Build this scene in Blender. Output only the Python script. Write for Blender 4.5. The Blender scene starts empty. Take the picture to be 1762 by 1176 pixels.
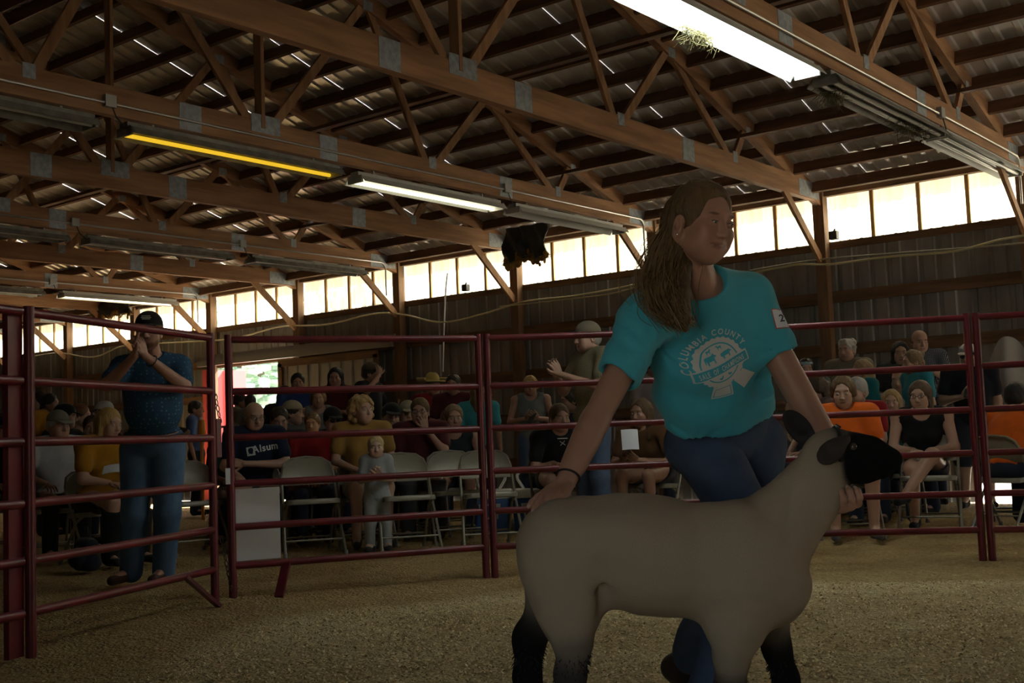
import bpy, math, random
import numpy as np
from mathutils import Vector, Matrix
from mathutils.bvhtree import BVHTree
R = math.radians
S = bpy.context.scene
COL = S.collection
random.seed(7)

# ------------------------------------------------------------------ camera
F = 2070.0
yW = Vector((1654, -102, -F)).normalized()
xW = Vector((2606, 267, F))
xW = (xW - yW * xW.dot(yW)).normalized()
zW = xW.cross(yW)
CAM = Vector((0, 0, 0.92))
cd = bpy.data.cameras.new('camera')
cam = bpy.data.objects.new('camera', cd)
COL.objects.link(cam)
cam.matrix_world = Matrix.Translation(CAM) @ Matrix((xW, yW, zW)).to_4x4()
cd.sensor_width = 36.0
cd.lens = 36.0 * F / 1762
cd.clip_start = 0.05
cd.clip_end = 500
S.camera = cam

# ------------------------------------------------------------------ light
EXPOSURE = 1.42
S.view_settings.view_transform = 'Standard'
S.view_settings.look = 'None'
S.view_settings.exposure = EXPOSURE
S.view_settings.gamma = 1.0
S.view_settings.use_curve_mapping = False
w = bpy.data.worlds.new('world')
S.world = w
w.use_nodes = True
nt = w.node_tree
nt.nodes.clear()
wo = nt.nodes.new('ShaderNodeOutputWorld')
bg = nt.nodes.new('ShaderNodeBackground')
sky = nt.nodes.new('ShaderNodeTexSky')
sky.sky_type = 'NISHITA'
sky.sun_disc = False
sky.sun_elevation = R(48)
sky.sun_rotation = R(-12)
sky.air_density = 1.6
sky.dust_density = 3.0
bg.inputs['Strength'].default_value = 0.15
nt.links.new(sky.outputs[0], bg.inputs[0])
nt.links.new(bg.outputs[0], wo.inputs[0])
sl = bpy.data.lights.new('sun', 'SUN')
sl.energy = 18.0
sl.angle = R(0.6)
sl.color = (1.0, 0.95, 0.84)
sun = bpy.data.objects.new('sun', sl)
COL.objects.link(sun)
SUNDIR = Vector((math.sin(R(14)) * math.cos(R(48)), math.cos(R(14)) * math.cos(R(48)), math.sin(R(48))))
sun.rotation_euler = SUNDIR.to_track_quat('Z', 'Y').to_euler()
sun.location = (0, 40, 40)

# ------------------------------------------------------------------ photo geometry: a pixel's ray meets a plane of the place
def ray(px, py):
    c = Vector((px - 881, 588 - py, -F))
    return Vector((c.dot(xW), c.dot(yW), c.dot(zW)))
def K(px, py, d):
    return CAM + ray(px, py) * (d / F)
def onX(px, py, X):
    r = ray(px, py); return CAM + r * ((X - CAM.x) / r.x)
def onY(px, py, Y):
    r = ray(px, py); return CAM + r * ((Y - CAM.y) / r.y)
def onZ(px, py, z):
    r = ray(px, py); return CAM + r * ((z - CAM.z) / r.z)
def gnd(px, d):
    p = K(px, 700, d); return Vector((p.x, p.y, 0))
FW = Vector((-zW.dot(Vector((0, 0, 0))), 0, 0))
FW = Vector((-xW.z, -yW.z, 0)).normalized()      # horizontal view direction
RT = Vector((FW.y, -FW.x, 0))                    # horizontal, to the picture's right

# ------------------------------------------------------------------ materials
MATS = {}
def mat(name, col, rough=0.7, metal=0.0, bump=0.0, bscale=40.0, var=0.0, vscale=6.0, stretch=None, spec=0.5, col2=None, sheen=0.0):
    if name in MATS: return MATS[name]
    m = bpy.data.materials.new(name); MATS[name] = m
    m.use_nodes = True
    n = m.node_tree; b = n.nodes['Principled BSDF']
    b.inputs['Base Color'].default_value = (*col, 1)
    b.inputs['Roughness'].default_value = rough
    b.inputs['Metallic'].default_value = metal
    b.inputs['Specular IOR Level'].default_value = spec
    if sheen: b.inputs['Sheen Weight'].default_value = sheen
    if var or bump:
        tc = n.nodes.new('ShaderNodeTexCoord')
        mp = n.nodes.new('ShaderNodeMapping')
        n.links.new(tc.outputs['Object'], mp.inputs[0])
        if stretch: mp.inputs['Scale'].default_value = stretch
    if var:
        t = n.nodes.new('ShaderNodeTexNoise'); t.inputs['Scale'].default_value = vscale; t.inputs['Detail'].default_value = 5
        n.links.new(mp.outputs[0], t.inputs[0])
        r = n.nodes.new('ShaderNodeValToRGB')
        c2 = col2 if col2 else tuple(c * (1 - var) for c in col)
        r.color_ramp.elements[0].position = 0.35; r.color_ramp.elements[1].position = 0.65
        r.color_ramp.elements[0].color = (*c2, 1); r.color_ramp.elements[1].color = (*col, 1)
        n.links.new(t.outputs['Fac'], r.inputs[0]); n.links.new(r.outputs[0], b.inputs['Base Color'])
    if bump:
        t2 = n.nodes.new('ShaderNodeTexNoise'); t2.inputs['Scale'].default_value = bscale; t2.inputs['Detail'].default_value = 4
        n.links.new(mp.outputs[0], t2.inputs[0])
        bp = n.nodes.new('ShaderNodeBump'); bp.inputs['Strength'].default_value = bump; bp.inputs['Distance'].default_value = 0.01
        n.links.new(t2.outputs['Fac'], bp.inputs['Height']); n.links.new(bp.outputs[0], b.inputs['Normal'])
    return m
def emit(name, col, strength):
    if name in MATS: return MATS[name]
    m = bpy.data.materials.new(name); MATS[name] = m
    m.use_nodes = True
    b = m.node_tree.nodes['Principled BSDF']
    b.inputs['Base Color'].default_value = (*col, 1)
    b.inputs['Emission Color'].default_value = (*col, 1)
    b.inputs['Emission Strength'].default_value = strength
    return m
def attr_mat(name, rough=0.6, bump=0.0, bscale=60, sss=0.0, spec=0.4, sheen=0.0, stretch=None):
    if name in MATS: return MATS[name]
    m = mat(name, (.5, .5, .5), rough, bump=bump, bscale=bscale, spec=spec, sheen=sheen, stretch=stretch)
    n = m.node_tree; b = n.nodes['Principled BSDF']
    a = n.nodes.new('ShaderNodeAttribute'); a.attribute_name = 'Col'
    n.links.new(a.outputs['Color'], b.inputs['Base Color'])
    return m
def wood_mat(name, a, bcol, axis='Y'):
    st = {'Y': (9, .9, 9), 'X': (.9, 9, 9), 'Z': (9, 9, .9)}[axis]
    return mat(name, a, 0.75, var=.5, vscale=1.6, stretch=st, col2=bcol, bump=.25, bscale=6)

# ------------------------------------------------------------------ mesh helpers
def wloc(o):
    v = Vector((0, 0, 0))
    while o is not None:
        v += o.location; o = o.parent
    return v
def link(name, me, parent=None, loc=None):
    o = bpy.data.objects.new(name, me)
    COL.objects.link(o)
    if parent: o.parent = parent
    if loc is not None: o.location = loc
    return o
def tag(o, label=None, cat=None, group=None, kind=None):
    if label: o['label'] = label
    if cat: o['category'] = cat
    if group: o['group'] = group
    if kind: o['kind'] = kind
    return o
def empty(name, loc=(0, 0, 0), rz=0.0):
    o = bpy.data.objects.new(name, None)
    COL.objects.link(o); o.location = loc; o.rotation_euler = (0, 0, rz)
    o.empty_display_size = .1
    return o
def copy_tree(o, parent=None):
    c = o.copy(); COL.objects.link(c)
    if parent: c.parent = parent
    for ch in list(o.children): copy_tree(ch, c)
    return c
class MB:
    def __init__(s): s.v = []; s.f = []; s.m = []
    def add(s, vs, fs, mi=0):
        k = len(s.v); s.v += [tuple(p) for p in vs]
        for f in fs: s.f.append(tuple(i + k for i in f)); s.m.append(mi)
    def box(s, c, sz, rot=None, mi=0, taper=1.0):
        c = Vector(c); h = Vector(sz) / 2
        vs = []
        for z in (-1, 1):
            t = 1 if z < 0 else taper
            for x, y in ((-1, -1), (1, -1), (1, 1), (-1, 1)):
                p = Vector((x * h.x * t, y * h.y * t, z * h.z))
                if rot is not None: p = rot @ p
                vs.append(c + p)
        s.add(vs, [(3, 2, 1, 0), (4, 5, 6, 7), (0, 1, 5, 4), (1, 2, 6, 5), (2, 3, 7, 6), (3, 0, 4, 7)], mi)
    def bar(s, a, b, w, h, up=(0, 0, 1), mi=0):
        a = Vector(a); b = Vector(b); d = (b - a); L = d.length; d /= L
        u = Vector(up); u = u - d * u.dot(d)
        if u.length < 1e-4: u = Vector((1, 0, 0)) - d * d.x
        u.normalize(); sd = d.cross(u)
        s.box((a + b) / 2, (L, w, h), Matrix((d, sd, u)).transposed(), mi)
    def tube(s, pts, r, n=10, caps=True, mi=0, closed=False, flat=1.0, nrm=None):
        pts = [Vector(p) for p in pts]; N = len(pts)
        rr = r if isinstance(r, (list, tuple)) else [r] * N
        prev = None; vs = []
        for i, p in enumerate(pts):
            if closed: t = pts[(i + 1) % N] - pts[i - 1]
            else: t = pts[min(i + 1, N - 1)] - pts[max(i - 1, 0)]
            t.normalize()
            if prev is None:
                q = Vector(nrm) if nrm is not None else (Vector((0, 0, 1)) if abs(t.z) < .9 else Vector((1, 0, 0)))
            else: q = prev
            q = (q - t * q.dot(t)).normalized(); prev = q
            e = t.cross(q)
            for k in range(n):
                a = 2 * math.pi * k / n
                vs.append(p + (q * math.cos(a) * flat + e * math.sin(a)) * rr[i])
        fs = []
        for i in range(N if closed else N - 1):
            j = (i + 1) % N
            for k in range(n):
                l = (k + 1) % n
                fs.append((i * n + k, i * n + l, j * n + l, j * n + k))
        if caps and not closed:
            fs.append(tuple(range(n - 1, -1, -1))); fs.append(tuple((N - 1) * n + k for k in range(n)))
        s.add(vs, fs, mi)
    def ell(s, c, r, n=12, m=8, rot=None, mi=0):
        c = Vector(c); vs = []; fs = []
        for i in range(1, m):
            t = math.pi * i / m
            for k in range(n):
                a = 2 * math.pi * k / n
                p = Vector((r[0] * math.sin(t) * math.cos(a), r[1] * math.sin(t) * math.sin(a), r[2] * math.cos(t)))
                vs.append(c + (rot @ p if rot is not None else p))
        for z in (1, -1):
            p = Vector((0, 0, r[2] * z)); vs.append(c + (rot @ p if rot is not None else p))
        T = len(vs) - 2
        for i in range(m - 2):
            for k in range(n):
                l = (k + 1) % n
                fs.append((i * n + k, (i + 1) * n + k, (i + 1) * n + l, i * n + l))
        for k in range(n):
            l = (k + 1) % n
            fs.append((T, k, l)); fs.append((T + 1, (m - 2) * n + l, (m - 2) * n + k))
        s.add(vs, fs, mi)
    def prism(s, outline, thick, M=None, mi=0):
        n = len(outline); M = M or Matrix.Identity(4)
        vs = [M @ Vector((x, y, -thick / 2)) for x, y in outline] + [M @ Vector((x, y, thick / 2)) for x, y in outline]
        fs = [tuple(range(n - 1, -1, -1)), tuple(range(n, 2 * n))]
        fs += [(i, (i + 1) % n, n + (i + 1) % n, n + i) for i in range(n)]
        s.add(vs, fs, mi)
    def mesh(s, name, mats, smooth=False, off=None):
        me = bpy.data.meshes.new(name)
        vs = s.v if off is None else [(x - off.x, y - off.y, z - off.z) for x, y, z in s.v]
        me.from_pydata(vs, [], s.f)
        for m in (mats if isinstance(mats, (list, tuple)) else [mats]): me.materials.append(m)
        if any(s.m): me.polygons.foreach_set('material_index', s.m)
        if smooth:
            me.shade_smooth()
            try: me.set_sharp_from_angle(angle=R(40))
            except Exception: pass
        me.update()
        return me
    def build(s, name, mats, parent=None, smooth=False, world=True):
        off = wloc(parent) if (parent is not None and world) else None
        return link(name, s.mesh(name, mats, smooth, off), parent)
def arc(c, r, a0, a1, n, ax, ay):
    return [c + ax * (r * math.cos(a0 + (a1 - a0) * i / n)) + ay * (r * math.sin(a0 + (a1 - a0) * i / n)) for i in range(n + 1)]
# ================================================================== THE BARN
DY = 14.0; NY = -0.8; RY = 7.17; XL, XRT = -30.35, 5.95
def XN(n): return -6.15 - 2.42 * n
def zlow(Y): return 3.94 + .32 * (13 - (Y if Y > RY else 2 * RY - Y))      # underside of the top chord
def zroof(Y): return zlow(Y) + .20
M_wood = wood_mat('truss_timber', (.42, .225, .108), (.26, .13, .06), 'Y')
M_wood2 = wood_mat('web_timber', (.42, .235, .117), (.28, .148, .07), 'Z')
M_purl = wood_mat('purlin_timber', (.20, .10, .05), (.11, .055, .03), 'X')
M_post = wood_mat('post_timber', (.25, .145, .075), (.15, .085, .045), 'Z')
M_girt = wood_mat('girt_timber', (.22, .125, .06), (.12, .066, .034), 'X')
M_stud = wood_mat('stud_timber_glow', (.78, .52, .22), (.60, .36, .14), 'Z')  # glow from the panes is put into this colour, hence paler than the posts
M_plate = mat('gusset_steel', (.42, .46, .50), .5, .55, bump=.35, bscale=55, var=.3, vscale=20)
M_tin = mat('galvanised_roof', (.84, .82, .81), .38, .5, bump=.07, bscale=5, var=.25, vscale=3)
M_side = mat('siding_steel', (.30, .285, .27), .55, .2, var=.35, vscale=2.2, stretch=(2, 2, .5), bump=.1, bscale=8)
M_doorsheet = mat('door_sheet_steel', (.46, .45, .43), .5, .25, var=.2, vscale=2)
M_pipe = mat('conduit_steel', (.5, .49, .47), .35, .9)
M_box = mat('junction_box_steel', (.42, .42, .40), .5, .6)

# --- translucent fibreglass light strip
M_fib = bpy.data.materials.new('fibreglass'); M_fib.use_nodes = True
n_ = M_fib.node_tree; n_.nodes.clear()
o_ = n_.nodes.new('ShaderNodeOutputMaterial'); ad = n_.nodes.new('ShaderNodeMixShader'); ad.inputs[0].default_value = .62
df = n_.nodes.new('ShaderNodeBsdfDiffuse'); tr = n_.nodes.new('ShaderNodeBsdfTranslucent')
tc = n_.nodes.new('ShaderNodeTexCoord'); nz = n_.nodes.new('ShaderNodeTexNoise'); nz.inputs['Scale'].default_value = 1.7; nz.inputs['Detail'].default_value = 6
mpp = n_.nodes.new('ShaderNodeMapping'); mpp.inputs['Scale'].default_value = (5, 5, .8)
rp = n_.nodes.new('ShaderNodeValToRGB'); rp.color_ramp.elements[0].position = .3; rp.color_ramp.elements[1].position = .62
rp.color_ramp.elements[0].color = (.88, .85, .74, 1); rp.color_ramp.elements[1].color = (.97, .95, .88, 1)
n_.links.new(tc.outputs['Object'], mpp.inputs[0]); n_.links.new(mpp.outputs[0], nz.inputs[0]); n_.links.new(nz.outputs['Fac'], rp.inputs[0])
n_.links.new(rp.outputs[0], df.inputs[0]); n_.links.new(rp.outputs[0], tr.inputs[0])
n_.links.new(df.outputs[0], ad.inputs[1]); n_.links.new(tr.outputs[0], ad.inputs[2]); n_.links.new(ad.outputs[0], o_.inputs[0])

# --- floor of trodden wood shavings
def floor_mat():
    m = bpy.data.materials.new('shavings_floor'); m.use_nodes = True
    n = m.node_tree; b = n.nodes['Principled BSDF']; b.inputs['Roughness'].default_value = .9; b.inputs['Specular IOR Level'].default_value = .15
    tc = n.nodes.new('ShaderNodeTexCoord')
    def noise(sc, det, ro=.6):
        t = n.nodes.new('ShaderNodeTexNoise'); t.inputs['Scale'].default_value = sc; t.inputs['Detail'].default_value = det; t.inputs['Roughness'].default_value = ro
        n.links.new(tc.outputs['Object'], t.inputs[0]); return t
    def ramp(p0, c0, p1, c1):
        r = n.nodes.new('ShaderNodeValToRGB'); r.color_ramp.elements[0].position = p0; r.color_ramp.elements[1].position = p1
        r.color_ramp.elements[0].color = (*c0, 1); r.color_ramp.elements[1].color = (*c1, 1); return r
    big = noise(.9, 5); fine = noise(42, 6, .75); vo = n.nodes.new('ShaderNodeTexVoronoi'); vo.inputs['Scale'].default_value = 55
    n.links.new(tc.outputs['Object'], vo.inputs[0])
    r1 = ramp(.30, (.44, .33, .17), .66, (.86, .73, .46)); n.links.new(fine.outputs['Fac'], r1.inputs[0])
    r2 = ramp(.36, (.66, .57, .44), .56, (1, .98, .92)); n.links.new(big.outputs['Fac'], r2.inputs[0])
    mx = n.nodes.new('ShaderNodeMix'); mx.data_type = 'RGBA'; mx.blend_type = 'MULTIPLY'; mx.inputs[0].default_value = .8
    n.links.new(r1.outputs[0], mx.inputs[6]); n.links.new(r2.outputs[0], mx.inputs[7])
    at = n.nodes.new('ShaderNodeAttribute'); at.attribute_name = 'Col'; m2 = n.nodes.new('ShaderNodeMix'); m2.data_type = 'RGBA'; m2.blend_type = 'MULTIPLY'; m2.inputs[0].default_value = 1
    r3 = ramp(0, (.70, .62, .52), .9, (1, 1, 1)); n.links.new(at.outputs['Fac'], r3.inputs[0]); n.links.new(mx.outputs[2], m2.inputs[6]); n.links.new(r3.outputs[0], m2.inputs[7]); n.links.new(m2.outputs[2], b.inputs['Base Color'])
    med = noise(16, 3)
    a0 = n.nodes.new('ShaderNodeMath'); a0.operation = 'MULTIPLY_ADD'; a0.inputs[1].default_value = 2.6; n.links.new(med.outputs['Fac'], a0.inputs[0]); n.links.new(vo.outputs['Distance'], a0.inputs[2])
    ad = n.nodes.new('ShaderNodeMath'); ad.operation = 'ADD'; n.links.new(fine.outputs['Fac'], ad.inputs[0]); n.links.new(a0.outputs[0], ad.inputs[1])
    bp = n.nodes.new('ShaderNodeBump'); bp.inputs['Strength'].default_value = .9; bp.inputs['Distance'].default_value = .02
    n.links.new(ad.outputs[0], bp.inputs['Height']); n.links.new(bp.outputs[0], b.inputs['Normal'])
    return m
M_floor = floor_mat()
def gz(x, y):    # gentle unevenness of the litter
    return .012 * math.sin(1.7 * x + .6 * y) * math.cos(1.3 * y - .5 * x) + .008 * math.sin(4.1 * x - 2.2 * y + 1) - .016
def seg_dist(X, Y):
    """signed distance to the fence line: positive on the ring side"""
    best = np.full(X.shape, 1e9); sg = np.ones(X.shape)
    for i in range(len(JN) - 1):
        a, b = JN[i], JN[i + 1]; dx, dy = b.x - a.x, b.y - a.y; L2 = dx * dx + dy * dy
        t = ((X - a.x) * dx + (Y - a.y) * dy) / L2
        t = np.clip(t, -9 if i == 0 else 0, 9 if i == len(JN) - 2 else 1)
        qx, qy = X - a.x - t * dx, Y - a.y - t * dy; d = np.hypot(qx, qy); m = d < best
        best = np.where(m, d, best); sg = np.where(m, np.sign(dy * qx - dx * qy), sg)
    return best * sg
def bank(D, X, Y):
    return np.clip((D - .75 - .18 * np.sin(1.9 * X + .7) - .15 * np.sin(2.7 * Y)) / .45, 0, 1)
def build_floor():
    xs = np.concatenate([np.linspace(XL, -9, 70), np.linspace(-8.9, 1.5, 210), np.linspace(1.6, XRT, 18)]); ys = np.concatenate([np.linspace(NY, 10, 220), np.linspace(10.1, DY, 24)])
    X, Y = np.meshgrid(xs, ys, indexing='ij')
    Z = .012 * np.sin(1.7 * X + .6 * Y) * np.cos(1.3 * Y - .5 * X) + .008 * np.sin(4.1 * X - 2.2 * Y + 1) - .016
    fr = bank(seg_dist(X, Y), X, Y)
    rng = np.random.default_rng(3); Z += rng.normal(0, .004, Z.shape) + .012 * fr
    v = np.stack([X.ravel(), Y.ravel(), Z.ravel()], 1)
    nx, ny = X.shape; idx = np.arange(nx * ny).reshape(nx, ny)
    q = np.stack([idx[:-1, :-1], idx[1:, :-1], idx[1:, 1:], idx[:-1, 1:]], -1).reshape(-1, 4)
    me = np_mesh('floor', v, q, [M_floor], np.repeat(fr.ravel()[:, None], 3, 1))
    return tag(link('floor', me), kind='structure')
def np_mesh(name, v, q, mats, cols=None, smooth=True, mi=None):
    me = bpy.data.meshes.new(name)
    v = np.asarray(v, dtype=np.float32); q = np.asarray(q, dtype=np.int32); k = q.shape[1]
    me.vertices.add(len(v)); me.vertices.foreach_set('co', v.ravel())
    me.loops.add(q.size); me.loops.foreach_set('vertex_index', q.ravel())
    me.polygons.add(len(q)); me.polygons.foreach_set('loop_start', np.arange(0, q.size, k, dtype=np.int32))
    try: me.polygons.foreach_set('loop_total', np.full(len(q), k, dtype=np.int32))
    except Exception: pass
    for m in mats: me.materials.append(m)
    if mi is not None: me.polygons.foreach_set('material_index', np.asarray(mi, dtype=np.int32))
    me.update(calc_edges=True); me.validate()
    if smooth: me.shade_smooth()
    if cols is not None:
        a = me.color_attributes.new('Col', 'FLOAT_COLOR', 'POINT')
        c = np.ones((len(v), 4), dtype=np.float32); c[:, :3] = cols
        a.data.foreach_set('color', c.ravel())
    return me

# fence joints on the plan (from where the panels stand in the photograph)
JN = [Vector((-4.78, 1.45, 0)), Vector((-5.37, 3.03, 0)), Vector((-6.09, 4.68, 0)), Vector((-5.29, 6.33, 0)), Vector((-4.05, 7.47, 0)), Vector((-2.60, 8.26, 0)), Vector((-.95, 8.95, 0))]
floor = build_floor()

# --- ground outside
g = MB(); g.box((-12, 10, -.09), (160, 130, .06)); go = g.build('ground', mat('outside_gravel', (.42, .39, .33), .95, var=.3, vscale=1.5)); tag(go, kind='structure')

# --- ribbed sheets
def sheet_profile(wd, rib=.2286, d=.02):
    n = max(1, int(round(wd / rib))); p = []
    s = wd / n
    for i in range(n):
        x = -wd / 2 + i * s
        p += [(x, 0), (x + s * .62, 0), (x + s * .70, d), (x + s * .92, d)]
    p.append((wd / 2, 0)); return p
def sheet_mesh(name, wd, z0, z1, m, rib=.2286, d=.02):
    p = sheet_profile(wd, rib, d); n = len(p); t = .0015
    vs = [(x, y, z0) for x, y in p] + [(x, y, z1) for x, y in p] + [(x, y + t, z0) for x, y in p] + [(x, y + t, z1) for x, y in p]
    fs = []
    for i in range(n - 1):
        fs.append((i, i + 1, n + i + 1, n + i)); fs.append((2 * n + i + 1, 2 * n + i, 3 * n + i, 3 * n + i + 1))
        fs.append((i + 1, i, 2 * n + i, 2 * n + i + 1)); fs.append((n + i, n + i + 1, 3 * n + i + 1, 3 * n + i))
    me = bpy.data.meshes.new(name); me.from_pydata(vs, [], fs); me.materials.append(m); return me
SW = 2.42 / 3
def long_wall(name, Y, ny, holes):
    w = tag(empty(name, (0, Y, 0)), kind='structure')
    full = sheet_mesh('siding_sheet', SW + .03, -.03, 3.2, M_side)
    cut = {}
    nb = int(round((XRT - XL) / SW)); k0 = XL
    for i in range(nb):
        x = XL + SW * (i + .5); spans = [(-.03, 3.2)]; me = full
        for (a, b, h0, h1) in holes:
            if a - .05 < x < b + .05:
                me = None
                for z0, z1 in ((-.03, h0), (h1, 3.2)):
                    if z1 - z0 > .05:
                        key = (round(z0, 2), round(z1, 2))
                        if key not in cut: cut[key] = sheet_mesh('siding_sheet', SW + .03, z0, z1, M_side)
                        o = link('siding_sheet', cut[key], w, (x, ny * (.10 + .004 * (i % 2)), 0))
        if me: link('siding_sheet', me, w, (x, ny * (.10 + .004 * (i % 2)), 0))
    # posts, girts, sill and header plates
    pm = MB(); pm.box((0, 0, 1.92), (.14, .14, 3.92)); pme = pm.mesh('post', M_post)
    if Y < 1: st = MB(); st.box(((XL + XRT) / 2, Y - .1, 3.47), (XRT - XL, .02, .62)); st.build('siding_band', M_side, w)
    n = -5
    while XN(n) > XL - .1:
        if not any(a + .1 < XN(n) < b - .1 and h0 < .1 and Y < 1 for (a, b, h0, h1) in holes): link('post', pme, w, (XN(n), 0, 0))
        n += 1
    for z in (.55, 1.2, 1.85, 2.5, 3.14):
        segs = [(XL, XRT)]
        for (a, b, h0, h1) in holes:
            if h0 < z < h1: segs = [s for (c, d) in segs for s in ((c, min(d, a)), (max(c, b), d)) if s[1] - s[0] > .1]
        for a, b in segs:
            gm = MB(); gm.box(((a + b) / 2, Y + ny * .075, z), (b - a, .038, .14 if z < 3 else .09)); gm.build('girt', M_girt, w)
    gm = MB(); gm.box(((XL + XRT) / 2, Y + ny * .02, 3.815), (XRT - XL, .09, .13)); gm.build('header_plate', M_girt, w)
    return w
DOOR = (-18.35, -16.15, -1, 2.42)
GAP = (-4.6, -3.3, -1, .34)
wall_back = long_wall('wall_back', DY, 1, [DOOR, GAP])
wall_front = long_wall('wall_front', NY, -1, [(-.95, .3, -1, 2.1)])  # unseen doorway behind the camera, added and sized for fill light
for nm, X, sx in (('wall_left', XL - .1, -1), ('wall_right', XRT + .1, 1)):
    w = tag(empty(nm, (X, 0, 0)), kind='structure')
    me = None; k = 0; y = NY + SW / 2
    while y < DY + .2:
        zt = zroof(min(max(y, NY), DY)) - .02
        zb = 3.3 if sx > 0 and 10.2 < y < 13.4 else -.03
        sm = sheet_mesh('siding_sheet', SW + .03, zb, zt, M_side)
        o = link('siding_sheet', sm, w, (0, y, 0)); o.rotation_euler = (0, 0, R(90) * -sx)
        y += SW

# --- the daylight strip: one window per bay, four ribbed panes and three studs each
def window_bay(k, n, Y, ny):
    xa, xb = XN(n) - .07, XN(n + 1) + .07
    wd = (xa - xb); cx = (xa + xb) / 2
    t = tag(empty('window_%d' % k, (cx, Y + ny * .085, 3.47)), kind='structure')
    pw = wd / 4
    global PANE
    if PANE is None: PANE = sheet_mesh('pane', pw - .002, -.285, .285, M_fib, rib=.15, d=.014)
    for i in range(4): link('pane', PANE, t, (-wd / 2 + pw * (i + .5), ny * .006, 0))
    s = MB(); s.box((0, 0, 0), (.045, .03, .57)); sm = s.mesh('stud', M_stud)
    for i in range(3): link('stud', sm, t, (-wd / 2 + pw * (i + 1), -ny * .02, 0))
    return t
PANE = None; kk = 1
for n in range(-5, 10):
    window_bay(kk, n, DY, 1); kk += 1

# --- roof: ribbed sheets over purlins, all under 'ceiling'
roof = tag(empty('ceiling', (0, RY, 0)), kind='structure')
def roof_side(sgn):
    Yb = DY + .25 if sgn > 0 else NY - .9
    L = math.hypot(Yb - RY, .32 * (Yb - RY)); a = math.atan(.32)
    me = sheet_mesh('roof_sheet', SW + .03, 0, L, M_tin)
    nb = int(round((XRT - XL + .2) / SW))
    d = Vector((0, sgn * math.cos(a), -math.sin(a))); up = Vector((0, sgn * math.sin(a), math.cos(a)))
    xx = Vector((1, 0, 0)) if sgn > 0 else Vector((-1, 0, 0))
    yy = d.cross(xx)
    Mx = Matrix((xx, yy, d)).transposed()
    for i in range(nb):
        o = link('roof_sheet', me, roof); o.rotation_euler = Mx.to_euler()
        o.location = (XL - .1 + SW * (i + .5), 0, zroof(RY) + .012 + .004 * (i % 2))
    y = .25
    while y < abs(Yb - RY) - .12:
        Y = RY + sgn * y
        z = zroof(RY + y) if sgn > 0 else zroof(RY) - .32 * y
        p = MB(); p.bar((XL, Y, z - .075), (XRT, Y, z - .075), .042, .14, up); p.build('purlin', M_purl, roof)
        y += .485
roof_side(1); roof_side(-1)
rc = MB()
for sg in (1, -1): rc.bar((XL - .2, RY + sg * .16, zroof(RY) + .055 - .32 * .16), (XRT + .2, RY + sg * .16, zroof(RY) + .055 - .32 * .16), .36, .003, (0, sg * math.sin(math.atan(.32)), math.cos(math.atan(.32))))
rc.build('ridge_cap', M_tin, roof)

# --- roof trusses, one per bay line
ORD = {-1: 'first', 0: 'second', 1: 'third', 2: 'fourth', 3: 'fifth', 4: 'sixth', 5: 'seventh', 6: 'eighth', 7: 'ninth', 8: 'tenth', 9: 'eleventh'}
T0 = empty('roof_truss', (XN(-1), 0, 0))
def truss_parts(T):
    def P(y, z, x=0): return Vector((x, y, z))
    def add(nm, a, b, w, h, m, x=0):
        q = MB(); q.bar(P(*a, x), P(*b, x), w, h, (0, 0, 1)); q.build(nm, m, T, world=False)
    y0, y1 = NY + .05, DY + .05
    add('bottom_chord', (y0, 3.81), (y1, 3.81), .08, .245, M_wood)
    for sg in (1, -1):
        ye = y1 if sg > 0 else y0
        ze = zlow(ye) if sg > 0 else zlow(RY) - .32 * (RY - ye)
        add('top_chord', (RY, zlow(RY) + .09), (ye, ze + .09), .082, .18, M_wood)
        f = lambda y: RY + sg * (y - RY)
        zl = lambda y: zlow(y)
        def web(a, b, w=.038, h=.088, x=0): add('web_member', (f(a[0]), a[1]), (f(b[0]), b[1]), w, h, M_wood2, x)
        web((7.27, 3.86), (8.55, zl(8.55) + .05)); web((9.44, 3.86), (8.62, zl(8.62) + .05))
        web((9.54, 3.86), (10.46, zl(10.46) + .05)); web((11.72, 3.86), (10.56, zl(10.56) + .05))
        web((11.80, 3.88), (12.08, zl(12.08) + .04))
        if f(13.0) > 0:
            add('knee_brace', (f(12.98), 3.74), (f(13.93), 2.96), .04, .10, M_wood2, 0)
        else: add('knee_brace', (y0 + 1.0, 3.74), (y0 + .05, 2.96), .04, .10, M_wood2, 0)
        add('knee_brace', (f(13.35), 3.9), (f(12.75), zl(12.75) + .06), .036, .088, M_wood2, 0)
    add('king_post', (RY, 3.86), (RY, zlow(RY) + .05), .04, .10, M_wood2)
    def plate(y, z, w, h):
        for sx in (-1, 1):
            q = MB(); q.box((sx * .0425, y, z), (.004, w, h)); q.build('gusset_plate', M_plate, T, world=False)
    plate(RY + .03, 3.90, .34, .17); plate(7.98, 3.81, .23, .235); plate(10.74, 3.81, .23, .235); plate(13.62, 3.80, .55, .20)
    plate(9.49, 3.90, .11, .12); plate(11.76, 3.90, .10, .12); plate(10.5, zlow(10.5) + .04, .13, .10); plate(12.1, zlow(12.1) + .03, .10, .07); plate(8.58, zlow(8.58) + .04, .14, .10)
    plate(RY, zlow(RY) + .10, .3, .2); plate(4.86, 3.90, .11, .12); plate(6.36, 3.81, .23, .235)
truss_parts(T0)
def truss_label(n):
    if n == -1: return 'timber roof truss nearest the right edge, carrying the brightest double-tube fixture'
    if n == 0: return 'bare timber roof truss without lights, its beam end right above the woman'
    if n == 1: return 'timber roof truss carrying the yellow tube and the lit tube in mid picture'
    return 'timber roof truss, %s one counted from the right edge of the photo' % ORD[n]
for n in range(-1, 10):
    t = T0 if n == -1 else copy_tree(T0)
    t.location = (XN(n), 0, 0)
    tag(t, truss_label(n), 'truss', 'timber roof trusses')
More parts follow.
